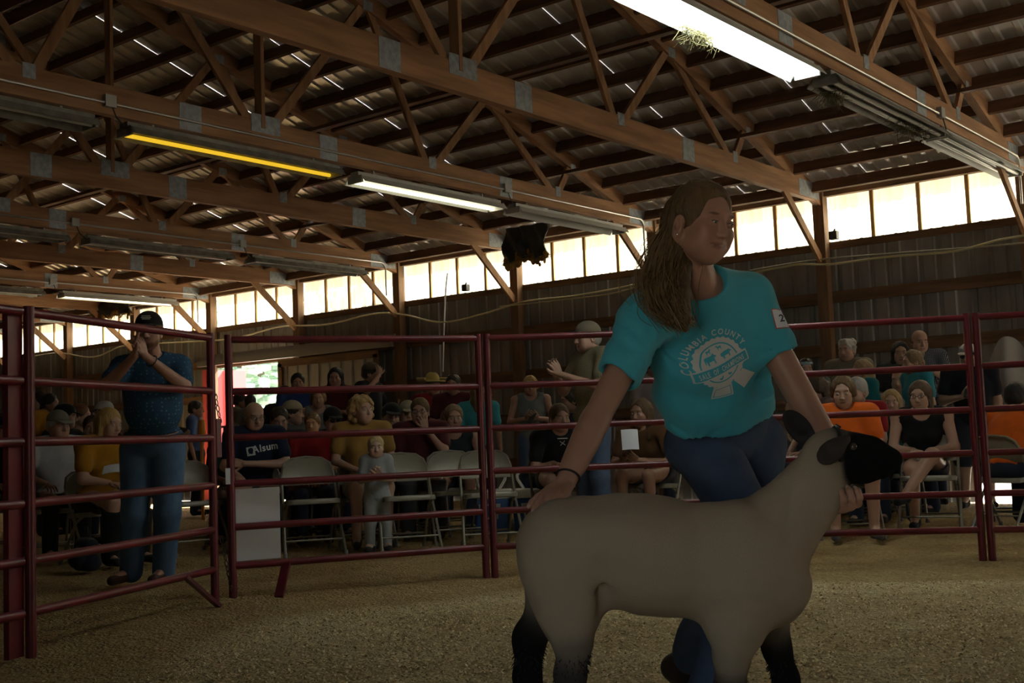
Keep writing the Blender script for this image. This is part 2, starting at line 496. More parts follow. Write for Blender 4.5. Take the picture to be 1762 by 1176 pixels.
# long lateral braces nailed across the webs
lb = MB(); lb.bar((XL, 9.45, 4.60), (XRT, 9.45, 4.60), .088, .038); tag(lb.build('lateral_brace', M_purl), 'long thin wooden brace running across all trusses, upper one near the ridge', 'brace', 'lateral braces')
lb = MB(); lb.bar((XL, 11.98, 4.17), (XRT, 11.98, 4.17), .088, .038); tag(lb.build('lateral_brace', M_purl), 'long thin wooden brace running across all trusses, lower one near the wall', 'brace', 'lateral braces')

# --- sliding door, its track and the red jamb
sd = tag(empty('door_1', (-14.95, DY - .16, 0)), kind='structure')
dm = sheet_mesh('door_sheet', .80, .06, 2.40, M_doorsheet)
for i in range(3): link('door_sheet', dm, sd, (-.83 + .803 * (i + .5) - .38, 0, 0))
fr = MB()
for z in (.1, 2.36): fr.box((-14.95, DY - .19, z), (2.42, .035, .12))
for x in (-16.12, -13.78): fr.box((x, DY - .19, 1.23), (.10, .035, 2.26))
fr.build('door_frame', M_girt, sd)
tk = MB(); tk.box((-15.9, DY - .20, 2.50), (5.0, .07, .10)); tk.box((-15.9, DY - .13, 2.60), (5.0, .04, .12)); tag(tk.build('trim_1', mat('door_track_steel', (.33, .31, .28), .5, .6)), kind='structure')
rj = MB(); rj.box((-18.42, DY + .25, 1.2), (.10, .62, 2.40)); rj.box((-18.36, DY + .6, 1.2), (.06, .5, 2.40)); tag(rj.build('trim_2', mat('red_barn_paint', (.75, .13, .14), .6)), kind='structure')
# ================================================================== ceiling fittings
M_white = mat('fixture_white', (.52, .53, .50), .45, .1)
M_dirty = mat('fixture_dusty', (.30, .29, .26), .6, .2, var=.4, vscale=8)
M_tubeoff = mat('dead_tube_glass', (.55, .55, .52), .25)
M_lit = emit('lit_tube_white', (.90, 1.0, .93), 14.0)
M_dim = emit('lit_tube_warm', (1.0, .93, .66), 1.9)
M_yel = emit('lit_tube_yellow', (1.0, .62, .03), .30)
M_far = emit('lit_tube_far', (1.0, .88, .60), 1.6)
M_hay = mat('hay', (.12, .10, .04), .9)
def fixture(X, ya, yb, tubes, body, label, z=3.60, dx=0.0):
    t = empty('light_fixture', (X + dx, (ya + yb) / 2, z)); L = yb - ya
    q = MB()
    # reflector: shallow tray with flared sides, a spine on top
    prof = [(-.150, -.035), (-.105, .028), (.105, .028), (.150, -.035), (.146, -.037), (.100, .022), (-.100, .022), (-.146, -.037)]
    Mx = Matrix(((1, 0, 0, 0), (0, 0, -1, 0), (0, 1, 0, 0), (0, 0, 0, 1)))
    vs = [(x, -L / 2, zz) for x, zz in prof] + [(x, L / 2, zz) for x, zz in prof]; n = len(prof)
    q.add(vs, [(i, (i + 1) % n, n + (i + 1) % n, n + i) for i in range(n)])
    q.build('reflector', body, t, world=False)
    q = MB(); q.box((0, 0, .052), (.11, L, .05)); q.build('spine', body, t, world=False)
    for s in (-1, 1):
        q = MB(); q.box((0, s * (L / 2 - .012), .0), (.20, .024, .075)); q.build('end_cap', body, t, world=False)
        q = MB(); q.bar((0, s * L * .38, .07), (0, s * L * .38, 3.69 - z if z < 3.62 else .10), .02, .012, (1, 0, 0)); q.build('hanger', M_box, t, world=False)
    for i, m in enumerate(tubes):
        if m is None: continue
        x = (-.05, .05)[i]
        q = MB(); q.tube([(x, -L / 2 + .03, -.012), (x, L / 2 - .03, -.012)], .019, 10); q.build('fluorescent_tube', m, t, smooth=True, world=False)
    return tag(t, label, 'light', 'ceiling light fixtures')
X1, X2_, X3_, X4_ = XN(-1), XN(1), XN(3), XN(5)
fixture(X1, 6.00, 8.42, (M_lit, M_lit), M_white, 'brightly lit two-tube fluorescent fixture with hay caught on its edge', 3.58)
fixture(X1, 8.72, 11.16, (M_tubeoff, M_tubeoff), M_dirty, 'dark dusty fluorescent fixture just below the brightest one', 3.59)
fixture(X1, 11.22, 13.62, (M_tubeoff, M_tubeoff), M_white, 'clean white unlit fixture close to the window strip at the right edge', 3.59)
fixture(X2_, 3.20, 5.42, (None, M_tubeoff), M_dirty, 'unlit fixture at the left edge beside the yellow-lit one', 3.58)
fixture(X2_, 5.72, 8.10, (M_yel, None), M_dirty, 'fixture with a single dull yellow glowing tube', 3.58)
fixture(X2_, 8.36, 10.62, (M_dim, None), M_white, 'lit single-tube fixture at mid picture, left of the hanging tarp', 3.56)
fixture(X2_, 10.90, 13.15, (None, None), M_white, 'unlit grey fixture without tubes right above the torn black tarp', 3.57)
for i, (ya, yb, tb, lb_) in enumerate([(5.8, 8.1, (None, M_tubeoff), 'dark fixture on the fifth truss from the right, leftmost of its line'), (8.38, 10.62, (M_tubeoff, None), 'dark fixture on the fifth truss from the right, middle of its line'),
     (10.98, 13.2, (None, M_tubeoff), 'dark fixture on the fifth truss from the right, nearest the wall')]):
    fixture(X3_, ya, yb, tb, M_dirty, lb_, 3.58)
fixture(X4_, 8.3, 10.6, (None, M_tubeoff), M_dirty, 'dark far fixture at the left edge just above the gate', 3.58)
fixture(X4_, 10.94, 13.2, (M_far, None), M_white, 'far warm-lit fixture above the cap of the man at the gate', 3.58)
# hay caught on the fixtures
def strands(name, c, sz, n, L, m, label, seed, cat='hay clump', kind=None, group=None):
    rnd = random.Random(seed); q = MB()
    for i in range(n):
        p = Vector(c) + Vector((rnd.gauss(0, sz[0]), rnd.gauss(0, sz[1]), rnd.gauss(0, sz[2])))
        d = Vector((rnd.gauss(0, 1), rnd.gauss(0, 1), rnd.gauss(-.3, .7))).normalized() * L * rnd.uniform(.5, 1.2)
        q.tube([p, p + d * .5 + Vector((0, 0, -.01)), p + d], .0022, 3, caps=False)
    return tag(q.build(name, m), label, cat, group, kind)
strands('hay_clump', (X1 - .10, 6.95, 3.565), (.035, .10, .02), 260, .13, M_hay, 'clump of hay caught on the edge of the brightest fixture', 1, group='hay on the fixtures', kind='stuff')
strands('hay_clump', (X1 - .09, 9.05, 3.575), (.035, .09, .02), 200, .12, M_hay, 'clump of hay on the upper end of the dark dusty fixture', 2, group='hay on the fixtures', kind='stuff')
strands('hay_clump', (X1 - .05, 10.65, 3.58), (.035, .18, .015), 240, .12, M_hay, 'clump of hay on the lower end of the dark dusty fixture', 3, group='hay on the fixtures', kind='stuff')
# conduits and junction boxes along the lit trusses
def conduit(n, y0, label, boxes):
    X = XN(n) + .062
    t = empty('conduit', (X, y0, 3.775))
    pts = [Vector((X, y0, 3.775)), Vector((X, 13.55, 3.775))] + arc(Vector((X, 13.55, 3.675)), .10, R(90), 0, 6, Vector((0, 1, 0)), Vector((0, 0, 1))) + [Vector((X, 13.65, 3.25))]
    q = MB(); q.tube(pts, .0125, 8); q.build('pipe', M_pipe, t, smooth=True)
    for y in boxes:
        q = MB(); q.box((X, y, 3.79), (.05, .10, .10)); q.build('junction_box', M_box, t)
        q = MB(); q.tube([Vector((X + .01, y + .02, 3.74)), Vector((X + .02, y + .05, 3.66)), Vector((X - .01, y + .16, 3.60)), Vector((X - .06, y + .22, 3.63))], .006, 6); q.build('flex_cable', mat('black_rubber', (.02, .02, .02), .6), t, smooth=True)
    return tag(t, label, 'conduit', 'electrical conduits')
conduit(-1, 4.5, 'steel conduit clipped along the beam beside the brightest fixture', [11.19])
conduit(1, 3.0, 'steel conduit along the beam above the yellow-lit fixture', [5.55, 10.72])
conduit(3, 5.0, 'steel conduit along the fifth beam from the right', [8.2, 10.8])
conduit(5, 8.0, 'steel conduit on the far beam over the man at the gate', [10.75])
# switch boxes, nest blocks on the sill girt
for px, py, lb_ in ((802, 498, 'small black box on the sill between two window bays left of the tarp'), (1436, 414, 'small dark box on the sill beside the post right of the woman')):
    p = onY(px, py, DY - .02); q = MB(); q.box((p.x, DY - .03, 3.25), (.10, .08, .10)); q.tube([(p.x, DY - .03, 3.3), (p.x + .02, DY - .03, 3.33)], .012, 6)
    tag(q.build('switch_box', mat('black_plastic', (.03, .03, .03), .5)), lb_, 'box')
# wavy pale cable slung along the back wall
def slung(pts, r, m, name, label, cat):
    P_ = []
    for i in range(len(pts) - 1):
        p0 = pts[max(i - 1, 0)]; p1 = pts[i]; p2 = pts[i + 1]; p3 = pts[min(i + 2, len(pts) - 1)]
        for k in range(8):
            t = k / 8
            P_.append(.5 * ((2 * p1) + (p2 - p0) * t + (2 * p0 - 5 * p1 + 4 * p2 - p3) * t * t + (3 * p1 - p0 - 3 * p2 + p3) * t ** 3))
    P_.append(pts[-1]); q = MB(); q.tube(P_, r, 7)
    return tag(q.build(name, m, smooth=True), label, cat)
YC = DY - .12
M_cab = mat('pale_hose', (.55, .50, .30), .5)
slung([onY(a, b, YC) for a, b in [(40, 617), (100, 608), (160, 615), (215, 595), (300, 590), (400, 583), (480, 563), (560, 559), (640, 541), (690, 541), (760, 555), (830, 541), (900, 520), (985, 510), (1060, 497), (1110, 486)]], .014, M_cab, 'hose', 'long pale hose sagging along the back wall left of the woman', 'hose')
slung([onY(a, b, YC) for a, b in [(860, 528), (960, 517), (1050, 506), (1110, 489)]], .010, M_cab, 'hose', 'short second hose crossing the long one behind her hair', 'hose')
slung([onY(a, b, YC) for a, b in [(1290, 471), (1370, 456), (1430, 455), (1530, 442), (1640, 433), (1720, 413), (1790, 402)]], .014, M_cab, 'hose', 'pale hose on the back wall to the right of the woman', 'hose')
slung([onY(a, b, YC) for a, b in [(1290, 466), (1400, 448), (1540, 436), (1700, 424), (1790, 415)]], .010, mat('grey_cable', (.33, .31, .24), .6), 'cable', 'thin grey cable running beside the hose at the right', 'cable')
slung([onY(a, b, YC) for a, b in [(770, 470), (767, 500), (764, 560), (762, 640)]], .014, M_pipe, 'pipe', 'vertical steel pipe down the back wall, left of the centre post', 'pipe')

# torn tarps hanging from the eave
def tarp(name, x0, x1, ztop, zbot, Y, label, seed):
    rnd = np.random.default_rng(seed); nx, nz = 40, 26
    t = empty(name, ((x0 + x1) / 2, Y, ztop))
    v = []
    for layer in (0, .012):
        for i in range(nx + 1):
            for j in range(nz + 1):
                u, s = i / nx, j / nz
                zb = zbot + .03 * math.sin(9 * u + seed) + .02 * math.sin(23 * u)
                z = ztop + (zb - ztop) * s
                y = Y - .06 * math.sin(math.pi * s * .9) - .02 * math.sin(11 * u + 5 * s) * s - .025 * math.sin(19 * u - 8 * s) - .06 * s + layer
                v.append((x0 + (x1 - x0) * u, y + rnd.normal(0, .004), z))
    q = []; n1 = (nx + 1) * (nz + 1)
    for i in range(nx):
        for j in range(nz):
            a = i * (nz + 1) + j; b = a + nz + 1
            q.append((a, b, b + 1, a + 1)); q.append((n1 + a, n1 + a + 1, n1 + b + 1, n1 + b))
    for i in range(nx):
        for j in (0, nz):
            a = i * (nz + 1) + j; b = a + nz + 1; q.append((a, n1 + a, n1 + b, b))
    for j in range(nz):
        for i in (0, nx):
            a = i * (nz + 1) + j; q.append((a, a + 1, n1 + a + 1, n1 + a))
    o = t.location
    me = np_mesh('sheet', np.array(v) - np.array(o), q, [mat('dark_tarp', (.055, .065, .062), .32, bump=.5, bscale=14)])
    link('sheet', me, t)
    h = MB(); rn = random.Random(seed)
    for k in range(90):
        u = rn.random(); x = x0 + (x1 - x0) * u
        zb = zbot + .03 * math.sin(9 * u + seed) + .02 * math.sin(23 * u)
        w_ = .05 + .05 * (u < .3)
        h.ell((x, Y - .06 + rn.gauss(0, .02), zb + rn.gauss(0, .03)), (rn.uniform(.015, w_), rn.uniform(.012, .03), rn.uniform(.012, w_)), 7, 5)
    for k in range(40):
        u = rn.random(); x = x0 + (x1 - x0) * u; p = Vector((x, Y - .06, zbot + .03))
        h.tube([p, p + Vector((rn.gauss(0, .04), 0, -.04)), p + Vector((rn.gauss(0, .07), rn.gauss(0, .02), -.05 - .08 * rn.random()))], .005, 4)
    h.build('insulation', mat('yellow_fibre', (.42, .24, .045), .95, var=.5, vscale=20), t, smooth=True)
    return tag(t, label, 'tarp')
YT = 13.25
pA, pB = onY(872, 430, YT), onY(946, 430, YT)
tarp('torn_tarp', pA.x, pB.x, onY(905, 388, YT).z, onY(905, 447, YT).z, YT, 'torn black tarp with yellow insulation hanging from the eave left of the woman', 4)
pA, pB = onY(160, 540, YT), onY(232, 540, YT)
tarp('torn_tarp', pA.x, pB.x, onY(195, 512, YT).z, onY(195, 543, YT).z, YT, 'smaller torn tarp at the eave above the gate, left of the black cap', 9)

# --- trees outside the door
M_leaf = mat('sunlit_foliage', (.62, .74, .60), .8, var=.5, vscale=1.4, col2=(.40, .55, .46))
def tree(x, y, h, r, seed, label):
    t = empty('tree', (x, y, -.06)); rn = random.Random(seed)
    q = MB(); q.tube([(0, 0, 0), (.05, 0, h * .35), (.0, .1, h * .7)], [.22, .16, .07], 8); q.build('trunk', mat('bark', (.16, .12, .09), .9), t, world=False)
    q = MB()
    for k in range(900):
        th = rn.uniform(0, 6.283); ph = math.acos(rn.uniform(-1, 1)); rr = r * rn.uniform(.55, 1.0)
        c = Vector((rr * math.sin(ph) * math.cos(th), rr * math.sin(ph) * math.sin(th), h * .55 + rr * 1.15 * math.cos(ph)))
        if c.z < .3: c.z = .3 + rn.random() * .5
        q.ell(c, (rn.uniform(.10, .28), rn.uniform(.10, .28), rn.uniform(.05, .14)), 5, 3)
    o = q.build('crown', M_leaf, t, smooth=False, world=False); o['kind'] = 'stuff'
    return tag(t, label, 'tree', 'trees outside the open door')
for i, (x, y, h, r, lb_) in enumerate([(-36.5, 25, 6.5, 2.6, 'pale sunlit tree filling the left part of the open doorway'), (-30.8, 25.5, 7, 2.6, 'pale sunlit tree in the middle of the open doorway'), (-26.3, 21.0, 6, 2.1, 'pale sunlit tree at the right side of the open doorway')]):
    tree(x, y, h, r, 20 + i, lb_)

t = empty('tree', (-13.6, 17.2, -.06)); rn = random.Random(77); q = MB(); q.tube([(0, 0, 0), (-.1, 0, 2.5), (-.3, -.4, 5.2)], [.15, .12, .05], 8); q.build('trunk', MATS['bark'], t, world=False); q = MB()
for k in range(420): q.ell((-.5 + rn.gauss(0, .55), -.8 + rn.gauss(0, .5), 6.0 + rn.gauss(0, .55)), (rn.uniform(.03, .10), rn.uniform(.03, .10), .02), 5, 3)
o = q.build('crown', M_leaf, t, world=False); o['kind'] = 'stuff'
tag(t, 'leafy tree close outside the wall, dappling one window bay with its shade', 'tree')
# loose shavings lying on the litter where the ring floor is close enough to see them
def shavings(n=80000):
    rng = np.random.default_rng(5)
    d = 2.4 + 6.4 * rng.random(n) ** 1.25; px = rng.uniform(-60, 1822, n)
    az = np.arctan((px - 881) / F); f0 = np.array([FW.x, FW.y]); r0 = np.array([RT.x, RT.y])
    x = d * f0[0] + d * np.tan(az) * r0[0]; y = d * f0[1] + d * np.tan(az) * r0[1]
    fr = bank(seg_dist(x, y), x, y)
    z = .012 * fr + .012 * np.sin(1.7 * x + .6 * y) * np.cos(1.3 * y - .5 * x) + .008 * np.sin(4.1 * x - 2.2 * y + 1) - .016
    a = rng.uniform(0, 6.283, n); L = rng.uniform(.0025, .0085, n) * (.35 + .65 * fr); W = L * rng.uniform(.35, .8, n); tl = rng.uniform(-.5, .7, n); cu = rng.uniform(.1, .9, n) * L
    c, s_ = np.cos(a), np.sin(a); v = np.zeros((n, 6, 3))
    for i, (u, h) in enumerate(((-1, 0), (0, 1), (1, 0))):
        for j, w_ in enumerate((-1, 1)):
            v[:, i * 2 + j, 0] = x + c * u * L - s_ * w_ * W; v[:, i * 2 + j, 1] = y + s_ * u * L + c * w_ * W
            v[:, i * 2 + j, 2] = z + .004 + h * cu + w_ * W * tl + u * L * tl * .5 + L * .4
    b = np.arange(n)[:, None] * 6; q = np.concatenate([b + np.array([0, 1, 3, 2]), b + np.array([2, 3, 5, 4])])
    k = rng.random(n)[:, None] * (.45 + .55 * fr[:, None]); col = np.array((.88, .74, .48)) * k + np.array((.55, .40, .20)) * (1 - k)
    cols = np.repeat(col[:, None, :], 6, 1).reshape(-1, 3)
    o = link('wood_shavings', np_mesh('wood_shavings', v.reshape(-1, 3), q, [attr_mat('shaving', .9, spec=.1)], cols, smooth=False))
    tag(o, 'loose pale wood shavings scattered over the ring floor', 'shavings', kind='stuff')
shavings()
# ================================================================== RING FENCE
M_red = mat('oxblood_pipe', (.17, .012, .024), .36, var=.35, vscale=5, bump=.08, bscale=60, spec=.6)
M_paper = mat('white_card', (.80, .82, .90), .8)
RZ = [.19, .43, .70, .99, 1.28, 1.61]
def panel(a, b, label, stay=None, feet=(), inset=.03, cat='fence panel', posttop=(1.64, 1.64), wide=False, bot=0.0, endpost=True):
    t = empty('corral_panel', (a.x, a.y, 0))
    d = (b - a).normalized(); A = a + d * inset; B = b - d * inset
    for z in RZ:
        q = MB(); q.tube([A + Vector((0, 0, z)), B + Vector((0, 0, z))], .0225, 10); q.build('rail', M_red, t, smooth=True)
    for p, zt in ((A, posttop[0]), (B, posttop[1]))[:2 if endpost else 1]:
        q = MB(); q.tube([p + Vector((0, 0, -.02)), p + Vector((0, 0, zt))], .0255, 12); q.build('post', M_red, t, smooth=True)
    if stay is not None:
        p = A.lerp(B, stay); q = MB()
        if wide: q.bar(p + Vector((0, 0, .0)), p + Vector((0, 0, 1.60)), .075, .03, d)
        else: q.tube([p + Vector((0, 0, .16)), p + Vector((0, 0, 1.62))], .02, 10)
        q.build('stay', M_red, t)
    for u, du, side in feet:
        p = A.lerp(B, u); p2 = A.lerp(B, u + du)
        q = MB(); q.bar(p + Vector((0, 0, .19)), p2 + Vector((0, 0, -.01)) + side, .055, .02, (0, 0, 1)); q.build('foot', M_red, t)
    return tag(t, label, cat, 'corral panels round the ring')
inw = lambda a, b: Vector(((b - a).y, -(b - a).x, 0)).normalized()
panel(JN[0], JN[1], 'dark red pipe panel cut off by the left edge of the photo', endpost=False)
panel(JN[1], JN[2], 'dark red pipe gate panel standing in front of the man in blue', feet=[(.80, .12, inw(JN[1], JN[2]) * .10)])
d12 = (JN[3] - JN[2]).normalized()
panel(JN[2] + Vector((-.05, .12, 0)), JN[3], 'dark red pipe panel with the white cards tied behind it', feet=[(.20, -.05, inw(JN[2], JN[3]) * .12)])
panel(JN[3], JN[4], 'dark red pipe panel right of the white cards, behind the reaching arm')
panel(JN[4], JN[5], 'dark red pipe panel passing behind the woman and the sheep head')
panel(JN[5], JN[6], 'dark red pipe panel running out of the photo at the right edge')
# broad flat post where the two left panels meet
q = MB(); q.box((JN[1].x - .015, JN[1].y - .055, .80), (.03, .105, 1.62), Matrix.Rotation(math.atan2((JN[2] - JN[1]).y, (JN[2] - JN[1]).x) - R(90), 3, 'Z'))
tag(q.build('gate_post', M_red), 'broad flat dark red gate post between the two left panels', 'post')
# chain and latch of the gate
def chain(name, pts, label, n):
    t = empty(name, pts[0]); 
    for i in range(n):
        u = i / (n - 1) * (len(pts) - 1); k = min(int(u), len(pts) - 2); p = Vector(pts[k]).lerp(Vector(pts[k + 1]), u - k)
        d = (Vector(pts[k + 1]) - Vector(pts[k])).normalized(); s = Vector((1, 0, 0)) if i % 2 else Vector((0, 1, 0)); s = (s - d * s.dot(d)).normalized()
        q = MB(); q.tube([p + d * (.020 * math.cos(a)) + s * (.011 * math.sin(a)) for a in [j * math.pi / 4 for j in range(8)]], .0035, 5, closed=True)
        q.build('chain_link', mat('rusty_chain', (.09, .06, .05), .5, .7), t)
    return tag(t, label, 'chain', 'gate chains')
gp = JN[2] + Vector((-.03, .06, 0))
chain('chain', [gp + Vector((-.03, -.05, 1.33)), gp + Vector((-.03, .0, 1.25)), gp + Vector((-.03, .03, 1.10))], 'rusty chain hanging at the gap beside the gate, upper one', 9)
chain('chain', [gp + Vector((.04, -.03, .36)), gp + Vector((.05, .0, .2)), gp + Vector((.05, .03, .06))], 'rusty chain hanging low at the gap beside the gate', 10)
t = empty('gate_latch', gp + Vector((-.03, .02, 1.0)))
q = MB(); q.box(gp + Vector((-.03, .01, .99)), (.03, .035, .24)); q.build('latch_plate', M_red, t)
q = MB(); q.tube([gp + Vector((-.03, .01, 1.06)), gp + Vector((-.03, .09, 1.06)), gp + Vector((-.03, .10, 1.0))], .008, 6); q.build('latch_handle', M_red, t)
tag(t, 'dark red spring latch with a bent handle in the gap beside the gate', 'latch')
# the white cards behind the rails, and the tag on the post
A3 = JN[2] + Vector((-.05, .12, 0)); out = -inw(JN[2], JN[3])
def card(u0, u1, z0, z1, name, label):
    p = A3 + d12 * u0 + out * .03; q_ = A3 + d12 * u1 + out * .03
    b = MB(); b.bar(p + Vector((0, 0, (z0 + z1) / 2)), q_ + Vector((0, 0, (z0 + z1) / 2)), .004, z1 - z0); return tag(b.build(name, M_paper), label, 'card')
card(.06, .345, .215, .665, 'white_card', 'plain white card sheet tied behind the lower rails next to the gate gap')
b = MB(); pt = A3 + d12 * .005 - out * .032; b.bar(pt + Vector((0, 0, .70)), pt + Vector((0, 0, .80)), .03, .004, out); tag(b.build('white_tag', M_paper), 'small white tag stuck to the panel post above the white card', 'tag')

# ================================================================== FOLDING CHAIRS
M_chair = mat('beige_steel', (.24, .215, .17), .42, .3, bump=.05, bscale=40)
M_chaird = mat('dark_steel', (.10, .10, .10), .4, .35)
M_cap = mat('rubber_foot', (.25, .24, .22), .7)
def make_chair(m):
    t = empty('folding_chair')
    def T(nm, pts, r=.011, par=None):
        q = MB(); q.tube(pts, r, 8); return q.build(nm, m, par or t, smooth=True, world=False)
    # long front legs rise into the back frame; the back leans away (+y), sitter faces -y
    w = .205
    fl = [(-w - .02, -.24, 0), (-w, .02, .42), (-w + .005, .145, .66), (-w + .03, .175, .745), (-w + .085, .19, .785), (0, .194, .80),
          (w - .085, .19, .785), (w - .03, .175, .745), (w - .005, .145, .66), (w, .02, .42), (w + .02, -.24, 0)]
    T('leg_frame', fl)
    for s in (-1, 1):
        T('rear_leg', [(s * (w - .025), .27, 0), (s * (w - .025), .02, .36), (s * (w - .02), -.12, .425)])
        for (x, y) in ((s * (w + .02), -.24), (s * (w - .025), .27)):
            q = MB(); q.tube([(x, y, -.005), (x, y, .03)], .015, 8); q.build('rubber_foot', M_cap, t, world=False)
        q = MB(); q.bar((s * (w - .01), -.03, .37), (s * (w - .005), .06, .47), .006, .02); q.build('bracket', m, t, world=False)
    T('stretcher', [(-w - .012, -.165, .12), (w + .012, -.165, .12)], .008)
    T('stretcher', [(-w + .025, .19, .12), (w - .025, .19, .12)], .008)
    # seat pan with rolled edge
    o = []
    for x, y in ((-.20, -.20), (.20, -.20), (.185, .17), (-.185, .17)): o.append((x, y))
    n = 6; pts = []
    for i, (x, y) in enumerate(o):
        sx = 1 if x > 0 else -1; sy = 1 if y > 0 else -1; c = (x - sx * .05, y - sy * .05); a0 = {(-1, -1): 180, (1, -1): 270, (1, 1): 0, (-1, 1): 90}[(sx, sy)]
        for k in range(n + 1):
            a = R(a0 + 90 * k / n); pts.append((c[0] + .05 * math.cos(a), c[1] + .05 * math.sin(a)))
    q = MB(); N = len(pts)
    rings = [(.97, -.032), (1.0, -.03), (1.0, .0), (.96, .010), (.80, .004)]
    vs = [(x * s, y * s, z + .435 - y * .06) for s, z in rings for x, y in pts]
    fs = [(r * N + i, r * N + (i + 1) % N, (r + 1) * N + (i + 1) % N, (r + 1) * N + i) for r in range(4) for i in range(N)] + [tuple(4 * N + i for i in range(N)), tuple(range(N - 1, -1, -1))]
    q.add(vs, fs); q.build('seat', m, t, smooth=True, world=False)
    # curved backrest panel
    q = MB(); nx, nz = 14, 8; vs = []
    for lay in (0, .008):
        for i in range(nx + 1):
            x = -.19 + .38 * i / nx; u = x / .19
            top = .79 - .13 * max(0, abs(u) - .25) ** 2.2 - .02 * (abs(u) > .97); 
            for j in range(nz + 1):
                s = j / nz; z = .565 + (top - .565) * s
                y = .095 + .29 * (z - .55) * .72 + .018 * (1 - u * u) + .012 * math.sin(math.pi * s) + lay - (.010 if j in (0,) else 0)
                vs.append((x, y, z))
    n1 = (nx + 1) * (nz + 1); fs = []
    for i in range(nx):
        for j in range(nz):
            a = i * (nz + 1) + j; b = a + nz + 1; fs.append((a, b, b + 1, a + 1)); fs.append((n1 + a, n1 + a + 1, n1 + b + 1, n1 + b))
        for j in (0, nz):
            a = i * (nz + 1) + j; b = a + nz + 1; fs.append((a, n1 + a, n1 + b, b) if j else (a, b, n1 + b, n1 + a))
    for j in range(nz):
        for i in (0, nx):
            a = i * (nz + 1) + j; fs.append((a, a + 1, n1 + a + 1, n1 + a) if i == 0 else (a, n1 + a, n1 + a + 1, a + 1))
    q.add(vs, fs); q.build('backrest', m, t, smooth=True, world=False)
    return t
CH = {}
def face_cam(p, yaw=0):       # rotation that turns local -Y toward the camera, plus yaw
    d = Vector((CAM.x - p.x, CAM.y - p.y, 0)); return math.atan2(d.y, d.x) + R(90) + R(yaw)
def chair(p, yaw, label, m=None, name='b', group='folding chairs by the ring'):
    m = m or M_chair
    if name not in CH: CH[name] = make_chair(m); t = CH[name]
    else: t = copy_tree(CH[name])
    p = Vector(p); t.location = (p.x, p.y, 0); t.rotation_euler = (0, 0, face_cam(p, yaw)); t.scale = (1.13, 1.10, 1.03)
    return tag(t, label, 'chair', group)
chair(gnd(530, 10.45), 8, 'empty beige folding chair right behind the white card')
chair(gnd(693, 10.4), 10, 'empty beige folding chair in front of the curly haired woman with the toddler')
chair(gnd(835, 10.4), 8, 'empty beige folding chair in front of the partly hidden blue cooler')
chair(gnd(778, 11.05), 14, 'empty beige folding chair one row back, beside the man hiding his mouth')
chair(gnd(1592, 10.35), -6, 'beige folding chair under the woman in the black tank top with crossed legs')
chair(gnd(330, 10.9), 20, 'empty beige folding chair just behind the man in blue')
chair(gnd(1728, 10.6), -10, 'dark folding chair at the right edge, half behind the panel joint', M_chaird, 'd')

# ================================================================== COOLERS
M_blue = mat('cooler_blue', (.035, .12, .34), .4, bump=.1, bscale=90)
M_clid = mat('cooler_white', (.78, .77, .72), .4)
def cooler(p, yaw, label):
    p = Vector(p); t = empty('cooler', (0, 0, 0))
    def rb(nm, c, sz, m, r=.03, taper=1.0):
        x, y, z = sz; o = []
        for sx, sy, a0 in ((1, -1, 270), (1, 1, 0), (-1, 1, 90), (-1, -1, 180)):
            for k in range(5):
                a = R(a0 + 22.5 * k); o.append((sx * (x / 2 - r) + r * math.cos(a), sy * (y / 2 - r) + r * math.sin(a)))
        N = len(o); q = MB(); k = .985
        rings = [(taper * .97, -z / 2), (taper, -z / 2 + .012), (1, z / 2 - .012), (.97, z / 2)]
        vs = [(c[0] + a * s, c[1] + b * s, c[2] + zz) for s, zz in rings for a, b in o]
        fs = [(i * N + j, i * N + (j + 1) % N, (i + 1) * N + (j + 1) % N, (i + 1) * N + j) for i in range(3) for j in range(N)] + [tuple(range(N - 1, -1, -1)), tuple(3 * N + j for j in range(N))]
        q.add(vs, fs); return q.build(nm, m, t, smooth=True, world=False)
    rb('body', (0, 0, .17), (.36, .28, .32), M_blue, taper=.92)
    rb('lid', (0, 0, .375), (.375, .295, .085), M_clid)
    q = MB()
    for c, s in (((-.065, -.147, .21), (.016, .016, .13)), ((.065, -.147, .21), (.016, .016, .13)), ((0, -.147, .145), (.146, .016, .016)), ((0, -.147, .275), (.19, .016, .018)), ((-.085, -.147, .255), (.016, .016, .05)), ((.085, -.147, .255), (.016, .016, .05))): q.box(c, s)
    f = q.build('side_grip', M_clid, t, world=False)
    q = MB(); q.tube([(-.085, 0, .41), (-.09, .0, .43), (-.135, 0, .51), (-.14, 0, .55), (-.115, 0, .585), (-.06, 0, .595), (.06, 0, .595), (.115, 0, .585), (.14, 0, .55), (.135, 0, .51), (.09, 0, .43), (.085, 0, .41)], .014, 8); q.build('handle', M_clid, t, smooth=True, world=False)
    q = MB()
    for s in (-1, 1):
        q = MB(); q.tube([(s * .165, .11, .055), (s * .195, .11, .055)], .055, 14); q.build('wheel', M_clid, t, world=False)
    t.location = (p.x, p.y, 0); t.rotation_euler = (0, 0, face_cam(p, yaw)); t.scale = (1.12, 1.1, 1.0)
    return tag(t, label, 'cooler', 'blue coolers with white lids')
cooler(gnd(912, 11.9), -6, 'blue cooler with a white lid and raised handle, fully in view')
cooler(gnd(838, 12.0), -4, 'blue cooler with a white lid, half hidden behind the panel joint')
